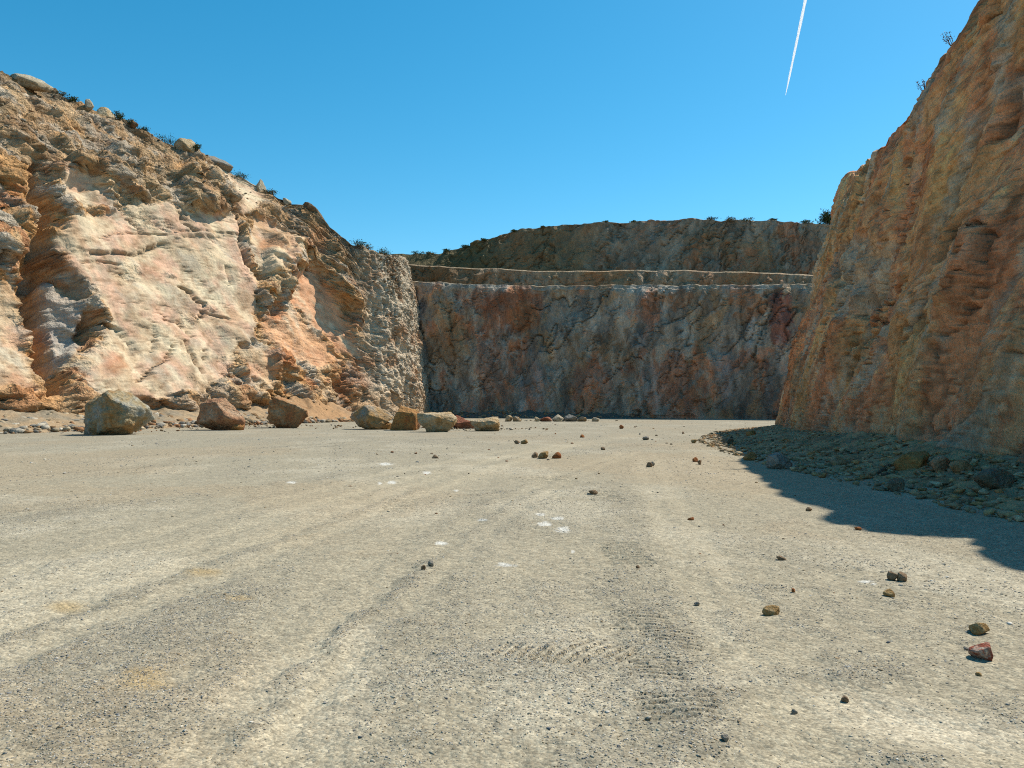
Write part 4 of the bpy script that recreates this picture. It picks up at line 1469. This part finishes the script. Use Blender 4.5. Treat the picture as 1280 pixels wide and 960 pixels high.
def build_boulders():
    G = 'boulders lined up along the foot of the left cliff'
    dat = [
        ((92, 177, 486, 544), B_grey_ochre, 21, [(-0.45, -0.85, 0.12, 0.50), (0.55, -0.25, 0.75, 0.55), (0.75, -0.65, -0.1, 0.7), (-0.2, 0.1, 1, 0.72), (-1, 0.0, 0.2, 0.8)], 'biggest boulder of the row, blocky, with ochre shaded face and pale grey top', 0.85),
        ((239, 304, 497, 538), B_pink_rust, 22, [(-0.5, -0.8, 0.25, 0.5), (0.5, -0.4, 0.75, 0.55), (-0.1, 0.2, 1, 0.7)], 'pinkish wedge boulder with streaked sloping top, second from the left in the row', 0.8),
        ((328, 387, 496, 535), B_tan_rust, 23, [(-0.15, -0.95, 0.05, 0.5), (0.45, 0.0, 0.85, 0.50), (-0.95, -0.2, 0.1, 0.75)], 'brown boulder with tall left end and sloping top beside the ochre earth cone', 0.8),
        ((432, 489, 506, 537), B_tan_grey, 24, [(-0.6, -0.7, 0.35, 0.55), (0.55, -0.5, 0.6, 0.55), (0.3, 0.1, 1, 0.75)], 'grey-brown boulder peaked at its left, just left of the red-topped block', 0.8),
        ((487, 523, 507, 538), B_ochre, 25, [(-0.05, -1, 0.0, 0.55), (0.25, 0, 1, 0.65), (-1, 0, 0.1, 0.75), (1, -0.2, -0.2, 0.72)], 'upright squarish ochre boulder with reddish top at the cliff corner', 0.9),
        ((520, 571, 515, 540), B_cream, 26, [(0, -1, -0.25, 0.6), (0.05, -0.1, 1, 0.55), (0.9, -0.2, -0.3, 0.8)], 'low flat-topped cream boulder with layered top and undercut ochre sides', 0.8),
        ((564, 594, 519, 536), B_red, 27, [(0, -0.6, 0.8, 0.6)], 'dark red boulder half hidden behind two paler ones', 0.8),
        ((587, 625, 521, 539), B_cream, 28, [(-0.2, -0.5, 0.9, 0.6), (-0.6, -0.8, -0.1, 0.7)], 'small cream and rust boulder ending the row at the right', 0.8)]
    for (x0, x1, yt, yb), m, sd, pl, lab, dr in dat:
        o = fit_rock("boulder", x0, x1, yt, yb, m, sd, pl, dr, rough=0.11)
        tag(o, lab, 'boulder', G)
    for (x0, x1, yt, yb), m, sd, lab in (((288, 303, 525, 538), B_ochre, 41, 'small ochre chunk wedged under the right end of the pinkish wedge boulder'),
                                         ((468, 489, 526, 537), B_ochre, 42, 'small ochre chunk at the right foot of the grey-brown peaked boulder'),
                                         ((508, 526, 517, 537), B_pink_rust, 43, 'dusty pink boulder squeezed between the upright ochre block and the flat cream one')):
        o = fit_rock("boulder", x0, x1, yt, yb, m, sd, None, 0.9, sub=4)
        tag(o, lab, 'boulder', G)
    # stones before the dark back cliff
    for (x0, x1, yt, yb), m, sd, lab in (((631, 641, 519, 527), B_cream, 51, 'pale block at the left end of the stones before the back cliff'),
                                         ((641, 652, 520, 527), B_tan_grey, 52, 'grey-tan block second from the left before the back cliff'),
                                         ((668, 676, 521, 527), B_cream, 53, 'small pale stone left of the red one before the back cliff'),
                                         ((674, 690, 521, 527), B_red, 54, 'low red stone among the blocks before the back cliff'),
                                         ((690, 707, 518, 527), B_pale, 55, 'largest pale grey block of the stones before the back cliff'),
                                         ((706, 722, 518, 527), B_grey, 56, 'grey block right beside the largest pale one before the back cliff'),
                                         ((722, 734, 521, 527), B_tan_grey, 57, 'flat tan stone near the right end of the stones before the back cliff'),
                                         ((740, 750, 522, 527), B_pale, 58, 'small whitish stone at the right end of the stones before the back cliff')):
        o = fit_rock("boulder", x0, x1, yt, yb, m, sd, None, 0.9, sub=4)
        tag(o, lab, 'boulder', 'stones along the foot of the back cliff')
    for (x0, x1, yt, yb), m, sd, lab in (((798, 812, 514, 526), B_brown, 61, 'rounded brown boulder in deep shade under the back cliff'),
                                         ((818, 834, 519, 527), B_dull, 62, 'low dull boulder in shade right of the rounded brown one')):
        o = fit_rock("boulder", x0, x1, yt, yb, m, sd, None, 0.9, sub=4, Y=91.0)
        o.location.z = 0.0
        tag(o, lab, 'boulder', 'stones along the foot of the back cliff')


def sheet_lookup(P, px_, py_, tol=6):
    """nearest front point of a sheet to a picture position"""
    u, v = project(P)
    d = np.hypot(u - px_, v - py_)
    k = np.argmin(d + 0.02 * P[..., 1])
    return P.reshape(-1, 3)[k]


def crest_lookup(P, px_):
    u, v = project(P)
    m = (np.abs(u - px_) < 2.5) & (P[..., 1] > 5)
    idx = np.nonzero(m.ravel())[0]
    k = idx[np.argmin(v.ravel()[idx])]
    return P.reshape(-1, 3)[k]


def build_crest_stones(PL):
    G = 'boulders lying on the crest of the left cliff'
    for (x0, x1, yt, yb), m, sd, pl, lab in (
            ((0, 54, 90, 116), B_pale, 71, [(0.2, -0.5, 0.9, 0.35), (-0.5, -0.5, 0.7, 0.6)], 'long pale slab tilted on the crest at the far left'),
            ((101, 117, 126, 143), B_pale, 72, None, 'smaller pale boulder left of its orange neighbour on the crest'),
            ((114, 142, 127, 151), B_cream, 73, [(0.7, -0.2, 0.7, 0.5)], 'orange-sided pointed boulder right of a paler one on the crest'),
            ((212, 244, 168, 194), B_cream, 74, [(0.5, -0.4, 0.8, 0.6)], 'tan boulder with a green shrub on its left, on the crest'),
            ((249, 291, 186, 210), B_grey, 75, [(0.1, -0.3, 1.0, 0.4)], 'flat grey layered boulder jutting from the crest'),
            ((312, 332, 219, 242), B_pale, 76, None, 'half-buried pale grey boulder on the crest beyond the flat grey one'),
            ((352, 364, 244, 258), B_pale, 77, None, 'small whitish stone poking from the crest'),
            ((374, 397, 261, 276), B_brown, 78, None, 'reddish brown block on the lower crest'),
            ((58, 72, 117, 126), B_brown, 79, None, 'small brown stone on the crest right of the long pale slab'),
            ((158, 172, 154, 165), B_brown, 80, None, 'small brown stone on the crest between orange boulder and shrub')):
        c = crest_lookup(PL, 0.5 * (x0 + x1))
        h_ = 0.85 * (yb - yt)
        x0, x1 = x0 + 0.06 * (x1 - x0), x1 - 0.06 * (x1 - x0)
        yb = float(project(c)[1]) + 0.42 * h_
        yt = yb - h_
        o = fit_rock("boulder", x0, x1, yt, yb, m, sd, pl, 0.9, sub=4, Y=float(c[1]) - 0.3, tilt=math.radians(22))
        tag(o, lab, 'boulder', G)


def build_small_stones():
    """loose stones one can point to on the quarry floor"""
    dat = [
        ((1216, 1240, 778, 792), B_smalltan, 'yellowish tan stone lying just beyond the red and white stone', 0.8),
        ((1216, 1243, 803, 823), B_redwhite, 'dark red stone with white lower half, nearest big stone at right', 0.8),
        ((954, 977, 757, 768), B_smalltan, 'flat cream stone alone on the floor with gravel around it', 0.7),
        ((1110, 1124, 716, 727), B_smallbrown, 'left of two brown stones lying side by side', 0.9),
        ((1124, 1137, 717, 728), B_smallbrown, 'right of two brown stones lying side by side, rounder', 0.9),
        ((1106, 1120, 737, 746), B_smalltan, 'pointed tan stone just below a side by side brown pair', 0.9),
        ((664, 673, 565, 572), B_smallbrown, 'small brown stone left of a larger tan one, of three in a row', 0.9),
        ((672, 686, 564, 573), B_smalltan, 'tan stone, largest of three in a row at mid distance', 0.8),
        ((690, 702, 565, 573), B_smallorange, 'orange stone standing apart at the right of three in a row', 0.9),
        ((642, 651, 550, 555), B_smallbrown, 'flat brown stone, left of a low pair beyond the three in a row', 0.8),
        ((651, 660, 549, 555), B_smalltan, 'tan stone, right of a low pair beyond the three in a row', 0.8),
        ((540, 549, 568, 573), B_smallbrown, 'brown stone alone on the floor in front of the cream boulder', 0.9),
        ((534, 542, 702, 709), B_smallgrey, 'dark grey stone beside a smaller one on the middle floor', 0.9),
        ((526, 532, 708, 714), B_smallbrown, 'smaller dark stone lower left of the dark grey one', 0.9),
        ((774, 780, 531, 536), B_smallorange, 'orange stone far off before the back cliff shadow', 0.9),
        ((725, 731, 543, 547), B_smallorange, 'small orange stone left of centre distance', 0.9),
        ((803, 812, 545, 550), B_smallgrey, 'grey stone on the far floor below the rounded brown boulder', 0.9),
        ((808, 816, 578, 584), B_smallbrown, 'left stone of a dark touching pair on the far floor', 0.9),
        ((813, 819, 577, 583), B_smallgrey, 'right stone of a dark touching pair on the far floor', 0.9),
        ((751, 757, 559, 563), B_smallbrown, 'dark stone on the far floor left of a touching pair', 0.9),
        ((866, 873, 572, 578), B_smallorange, 'orange-brown stone at the tip of the cliff shadow', 0.9),
        ((872, 878, 575, 581), B_smallbrown, 'brown stone right of an orange-brown one at the shadow tip', 0.9),
        ((864, 871, 549, 554), B_smalltan, 'tan stone near the far tip of the cliff shadow', 0.9),
        ((902, 913, 924, 932), B_smallgrey, 'grey stone close to the bottom edge of the picture', 0.9),
        ((972, 984, 696, 701), B_smallbrown, 'flat dark brown stone between the cream stone and the shadow', 0.9),
        ((990, 995, 735, 740), B_smallorange, 'reddish pebble-sized stone right above the cream stone', 0.9),
        ((868, 875, 752, 757), B_smallgrey, 'dark stone on the floor left of the flat cream stone', 0.9),
        ((1008, 1016, 633, 638), B_smallbrown, 'dark stone on the lit floor close below the shadow edge', 0.9),
        ((1221, 1228, 838, 842), B_smalltan, 'small tan stone under the red and white stone', 0.9),
        ((1206, 1213, 807, 811), B_smallgrey, 'dark little stone left of the red and white stone', 0.9),
        ((1052, 1062, 866, 873), B_smallbrown, 'brown stone sitting in the pale dusty hollow', 0.9),
        ((990, 998, 882, 888), B_smallgrey, 'dark stone at the left rim of the pale dusty hollow', 0.9),
        ((860, 868, 646, 650), B_smallorange, 'rust stone on the floor right of the white smears', 0.9),
        ((795, 800, 707, 711), B_smallbrown, 'dark stone on the tyre-marked strip right of the white smears', 0.9),
        ((1069, 1078, 660, 664), B_smallorange, 'reddish stone on the lit floor under the right cliff shadow', 0.9),
        ((736, 748, 613, 618), B_smallbrown, 'flat dark stone beside tyre marks at mid distance', 0.8)]
    for k, ((x0, x1, yt, yb), m, lab, dr) in enumerate(dat):
        o = fit_rock("stone", x0, x1, yt, yb, m, 800 + k, None, dr, sub=4 if x1 - x0 > 12 else 3, nplanes=11, rough=0.05, sink=0.12)
        o.location.z += float(ground_z(np.array([o.location.x]), np.array([o.location.y]))[0])
        tag(o, lab, 'stone', 'loose stones on the quarry floor')
    # the many small alike ones
    protos = []
    for k in range(6):
        V, Fc = hull_rock(900 + k, 13, (1.0, 0.85, 0.75))
        V[:, 2] -= V[:, 2].min() * 0.75
        for mi, m in enumerate((B_smallbrown, B_smallgrey, B_smallorange, B_smalltan)):
            protos.append((mesh_from_arrays("stone", V, Fc, m)))
    rng = np.random.default_rng(77)
    n = 0
    while n < 130:
        px_, py_ = rng.uniform(430, 1270), 530 + 330 * rng.uniform(0, 1) ** 1.7
        g = ground_pt(px_, py_)
        if g[0] > 5 and py_ < 700 and px_ > 880:
            continue
        sz = rng.uniform(1.4, 3.2) / F * g[1] * 0.75
        o = link("stone", protos[rng.integers(0, len(protos))], loc=(g[0], g[1], float(ground_z(g[0:1], g[1:2])[0]) - 0.01))
        o.rotation_euler = (0, 0, rng.uniform(0, 6.28))
        o.scale = (sz, sz * rng.uniform(0.7, 1.1), sz * rng.uniform(0.7, 1.0))
        tag(o, 'tiny stone, a few pixels wide, scattered over the open quarry floor', 'stone', 'tiny stones scattered over the quarry floor')
        n += 1


def build_scree_stones():
    """the larger stones on the shaded scree"""
    Q, N, s = spline([(9.0, -14), (9.2, 0), (9.7, 13), (11.2, 25), (13.4, 37), (15.6, 46.5), (17.3, 51.6), (20.3, 55.2)], np.linspace(0, 1, 600))
    named = [((1128, 1166, 564, 588), B_ochre, 'orange angular block at the foot of the right cliff'), ((1166, 1192, 570, 590), B_pink_rust, 'pinkish block right of the orange one under the right cliff'),
             ((930, 948, 565, 576), B_ochre, 'orange-brown block at the left edge of the scree'), ((962, 992, 566, 586), B_grey, 'big pale grey block on the left half of the scree'),
             ((1110, 1134, 598, 615), B_dull, 'dull block on the floor edge of the scree'), ((1225, 1275, 586, 612), B_dull, 'large dark block under the right cliff at the picture edge'),
             ((1190, 1222, 575, 592), B_tan_rust, 'tan rust block between the pinkish and large dark blocks'), ((905, 918, 548, 555), B_dull, 'dark stone on the shadow line at the far end of the scree'),
             ((934, 946, 538, 546), B_ochre, 'orange stone at the nose of the right cliff'), ((1040, 1060, 570, 582), B_tan_grey, 'ochre-grey stone in the middle of the scree')]
    for k, ((x0, x1, yt, yb), m, lab) in enumerate(named):
        # on the slope: walk the ray to the scree surface
        r = ray(0.5 * (x0 + x1), yb)
        Y = None
        for yy in np.linspace(6, 56, 800):
            p = np.array([0, 0, CAM_H]) + r * (yy / r[1])
            i = np.argmin((Q[:, 0] - p[0]) ** 2 + (Q[:, 1] - p[1]) ** 2)
            off = (p[:2] - Q[i]) @ (-N[i])
            wd = float(talus_width(Q[i, 1]))
            zt = float(talus_height(np.array(off), wd, Q[i, 1])) if off > -1 else 2.0
            if p[2] <= zt:
                Y = yy
                break
        o = fit_rock("boulder", x0, x1, yt, yb, m, 1000 + k, None, 0.9, sub=4, Y=Y or 30.0, sink=0.15)
        tag(o, lab, 'boulder', 'blocks on the scree under the right cliff')
    protos = []
    for k in range(6):
        V, Fc = hull_rock(1100 + k, 14)
        for m in (B_dull, B_tan_grey, B_brown, B_grey, B_ochre):
            protos.append(mesh_from_arrays("stone", V, Fc, m))
    rng = np.random.default_rng(31)
    for k in range(150):
        i = rng.integers(230, 590)
        wd = float(talus_width(Q[i, 1]))
        off = (0.05 + 1.1 * rng.uniform(0, 1)) * wd
        z = float(talus_height(np.array(off), wd, Q[i, 1]))
        sz = 0.035 + 0.12 * rng.uniform(0, 1) ** 3
        o = link("stone", protos[rng.choice(len(protos), p=np.tile([0.36, 0.2, 0.2, 0.18, 0.06], 6) / 6)], loc=(Q[i, 0] - N[i, 0] * off, Q[i, 1] - N[i, 1] * off, z + sz * 0.25))
        o.rotation_euler = (rng.uniform(-.5, .5), rng.uniform(-.5, .5), rng.uniform(0, 6.28))
        o.scale = (sz, sz * rng.uniform(0.7, 1.1), sz * rng.uniform(0.7, 1.1))
        tag(o, 'small angular stone lying loose on the shaded scree below the right cliff', 'stone', 'loose stones on the right scree')


# ------------------------------------------------------------------ plants
def leaf_mat(name, c, c2):
    m, nt, b = new_mat(name)
    tc = nt.nodes.new("ShaderNodeTexCoord")
    n = nt.nodes.new("ShaderNodeTexNoise")
    n.inputs['Scale'].default_value = 6
    nt.links.new(tc.outputs['Object'], n.inputs['Vector'])
    r = nt.nodes.new("ShaderNodeValToRGB")
    r.color_ramp.elements[0].position = 0.35
    r.color_ramp.elements[0].color = (*c, 1)
    r.color_ramp.elements[1].position = 0.65
    r.color_ramp.elements[1].color = (*c2, 1)
    nt.links.new(n.outputs['Fac'], r.inputs[0])
    nt.links.new(r.outputs[0], b.inputs['Base Color'])
    b.inputs['Roughness'].default_value = 0.7
    return m


L_dark = leaf_mat("scrub_leaf", (0.035, 0.055, 0.02), (0.07, 0.10, 0.035))
L_olive = leaf_mat("dry_leaf", (0.08, 0.085, 0.035), (0.14, 0.13, 0.06))
L_pink = leaf_mat("dry_flower", (0.22, 0.12, 0.10), (0.30, 0.18, 0.13))
L_stem = leaf_mat("twig", (0.10, 0.07, 0.05), (0.14, 0.10, 0.07))


def make_shrub(name, loc, w, h, seed, leaf, nleaf=500, nstem=9, lsize=0.09, label=None, cat='shrub', group=None, open_=0.0):
    rng = np.random.default_rng(seed)
    root = bpy.data.objects.new(name, None)
    root.empty_display_size = 0.2
    root.location = loc
    COL.objects.link(root)
    tag(root, label, cat, group)
    # stems
    Vs, Fs = [], []
    tips = []
    off = 0
    for k in range(nstem):
        a = rng.uniform(0, 2 * np.pi)
        lean = rng.uniform(0.1, 1.0)
        p0 = np.array([0.05 * w * math.cos(a), 0.05 * w * math.sin(a), -0.15])
        p2 = np.array([0.45 * w * lean * math.cos(a), 0.45 * w * lean * math.sin(a), h * rng.uniform(0.7, 1.0) * (1 - 0.25 * lean)])
        p1 = 0.5 * (p0 + p2) + rng.normal(0, 0.05 * w, 3) + np.array([0, 0, 0.1 * h])
        tt = np.linspace(0, 1, 6)
        pts = (1 - tt)[:, None] ** 2 * p0 + 2 * ((1 - tt) * tt)[:, None] * p1 + tt[:, None] ** 2 * p2
        tips += [pts[j] for j in (3, 4, 5)]
        for j, p in enumerate(pts):
            rr = (0.02 * h + 0.006) * (1 - 0.7 * tt[j])
            for m in range(4):
                Vs.append(p + rr * np.array([math.cos(m * 1.571), math.sin(m * 1.571), 0]))
        for j in range(5):
            for m in range(4):
                Fs.append([off + j * 4 + m, off + j * 4 + (m + 1) % 4, off + j * 4 + 4 + (m + 1) % 4, off + j * 4 + 4 + m])
        off += 24
    link("stem", mesh_from_arrays("stem", np.array(Vs), np.array(Fs), L_stem), root)
    tips = np.array(tips)
    c = tips[rng.integers(0, len(tips), nleaf)] + rng.normal(0, 1, (nleaf, 3)) * np.array([w, w, h]) * (0.11 - 0.06 * open_)
    c[:, 2] = np.maximum(c[:, 2], 0.0)
    n = rng.normal(size=(nleaf, 3))
    n /= np.linalg.norm(n, axis=1)[:, None]
    t = np.cross(n, rng.normal(size=(nleaf, 3)))
    t /= np.linalg.norm(t, axis=1)[:, None]
    b = np.cross(n, t)
    s = lsize * rng.uniform(0.6, 1.3, (nleaf, 1))
    V = np.stack([c - t * s, c + b * s * 0.45, c + t * s, c - b * s * 0.45], 1).reshape(-1, 3)
    link("foliage", mesh_from_arrays("foliage", V, np.arange(nleaf * 4).reshape(-1, 4), leaf), root)
    return root


def build_plants(PL, PB, PR):
    G = 'low scrub along the crest of the left cliff'
    for k, (px_, wpx, hpx, leaf, lab) in enumerate(((78, 16, 7, L_olive, 'wispy low scrub right of the long pale slab on the crest'), (94, 14, 8, L_dark, 'small dark scrub just left of the paired crest boulders'),
                                                    (148, 16, 10, L_dark, 'dark scrub just right of the orange-sided crest boulder'), (163, 14, 7, L_olive, 'dry scrub between two crest boulder groups'),
                                                    (182, 14, 7, L_dark, 'thin dark scrub on the bare crest left of the leafy shrub'), (208, 30, 13, L_dark, 'leafy green shrub growing against the tan crest boulder'),
                                                    (246, 12, 7, L_dark, 'tiny scrub between the tan and the flat grey crest boulders'), (300, 18, 8, L_dark, 'dark scrub just right of the flat grey crest boulder'),
                                                    (340, 14, 7, L_olive, 'dry low scrub on the falling crest past the half-buried boulder'), (446, 18, 9, L_dark, 'leftmost dark scrub on the low crest near the cliff corner'),
                                                    (462, 20, 10, L_olive, 'olive scrub in the middle of the low crest near the cliff corner'), (478, 20, 9, L_dark, 'dark scrub right of the olive one on the low crest'))):
        c = crest_lookup(PL, px_)
        w, h = wpx / F * c[1], hpx / F * c[1]
        make_shrub("shrub", (c[0], c[1] - 0.2, c[2] - 0.45 * h - 0.1), w * 1.25, h * 1.2, 300 + k, leaf, 420, 12, 0.075, lab, 'shrub', G)
    G = 'low scrub along the skyline of the back cliff'
    c = crest_lookup(PB, 1034)
    make_shrub("shrub", (c[0] + 0.4, c[1] + 0.5, c[2] - 0.5), 2.9, 2.1, 350, L_dark, 1300, 16, 0.13, 'largest dark green bush on the skyline beside the right cliff', 'shrub', G)
    for k, (px_, wpx, hpx, leaf) in enumerate(((520, 14, 6, L_dark), (536, 12, 5, L_olive), (556, 10, 4, L_dark), (578, 9, 4, L_dark), (606, 8, 4, L_dark), (640, 7, 4, L_dark), (676, 6, 3, L_olive), (755, 7, 3, L_dark), (790, 7, 3, L_dark),
                                               (888, 14, 5, L_dark), (912, 14, 6, L_olive), (938, 14, 6, L_dark), (968, 9, 3, L_dark), (1005, 14, 5, L_dark))):
        c = crest_lookup(PB, px_)
        w, h = wpx / F * c[1], hpx / F * c[1]
        make_shrub("shrub", (c[0], c[1], c[2] - 0.4 * h), w * 1.3, h * 0.9, 360 + k, leaf, 260, 10, 0.10, 'low tuft of scrub, a few pixels high, on the skyline of the back cliff', 'shrub', G)
    for k, (px_, hpx, lab) in enumerate(((1190, 20, 'upper sparse pinkish weed leaning out from the edge of the right cliff'), (1153, 17, 'lower sparse pinkish weed leaning out from the edge of the right cliff'))):
        c = crest_lookup(PR, px_)
        h = hpx / F * c[1]
        o = make_shrub("weed", (c[0] - 0.05, c[1], c[2] - 0.05), h * 0.9, h, 390 + k, L_pink, 60, 5, 0.035, lab, 'weed', 'weeds on the edge of the right cliff', open_=0.6)
        o.rotation_euler = (0, math.radians(-25), 0)


# ------------------------------------------------------------------ contrail
def build_contrail():
    m = bpy.data.materials.new("contrail_ice")
    m.use_nodes = True
    nt = m.node_tree
    nt.nodes.clear()
    out = nt.nodes.new("ShaderNodeOutputMaterial")
    tr = nt.nodes.new("ShaderNodeBsdfTranslucent")
    tr.inputs[0].default_value = (0.99, 0.99, 0.99, 1)
    df = nt.nodes.new("ShaderNodeBsdfDiffuse")
    df.inputs[0].default_value = (0.99, 0.99, 0.99, 1)
    mx = nt.nodes.new("ShaderNodeMixShader")
    mx.inputs[0].default_value = 0.92
    nt.links.new(df.outputs[0], mx.inputs[1])
    nt.links.new(tr.outputs[0], mx.inputs[2])
    nt.links.new(mx.outputs[0], out.inputs[0])
    a = np.array(depth_pt(982, 119, 5200.0))
    b = np.array(depth_pt(1012, -25, 4200.0))
    ax = b - a
    L = np.linalg.norm(ax)
    ax /= L
    e1 = np.cross(ax, [0, 1, 0])
    e1 /= np.linalg.norm(e1)
    e2 = np.cross(ax, e1)
    n, k = 60, 12
    V = []
    rng = np.random.default_rng(3)
    for i in range(n):
        t = i / (n - 1)
        r = (4.2 + 4.4 * t ** 0.8) * (1 + 0.10 * math.sin(i * 0.7) * math.sin(i * 0.23)) * min(1, 0.25 + t * 5)
        for j in range(k):
            th = 2 * math.pi * j / k
            V.append(a + ax * L * t + r * (e1 * math.cos(th) + e2 * math.sin(th)) - a)
    o = link("contrail", mesh_from_arrays("contrail", np.array(V), grid_faces(n, k), m, smooth_shade=True), loc=a)
    # close the seam between the last and first side
    bm = bmesh.new()
    bm.from_mesh(o.data)
    bm.verts.ensure_lookup_table()
    for i in range(n - 1):
        bm.faces.new([bm.verts[i * k + k - 1], bm.verts[i * k], bm.verts[(i + 1) * k], bm.verts[(i + 1) * k + k - 1]])
    bm.to_mesh(o.data)
    bm.free()
    tag(o, 'thin white aeroplane trail slanting across the blue sky', 'contrail')


PL = build_left()
PB = build_back()
PR, QR, NR = build_right()
build_ground()
build_talus()
build_rubble(PL)
build_boulders()
build_crest_stones(PL)
build_scree_stones()
build_small_stones()
build_plants(PL, PB, PR)
build_contrail()
build_gravel()
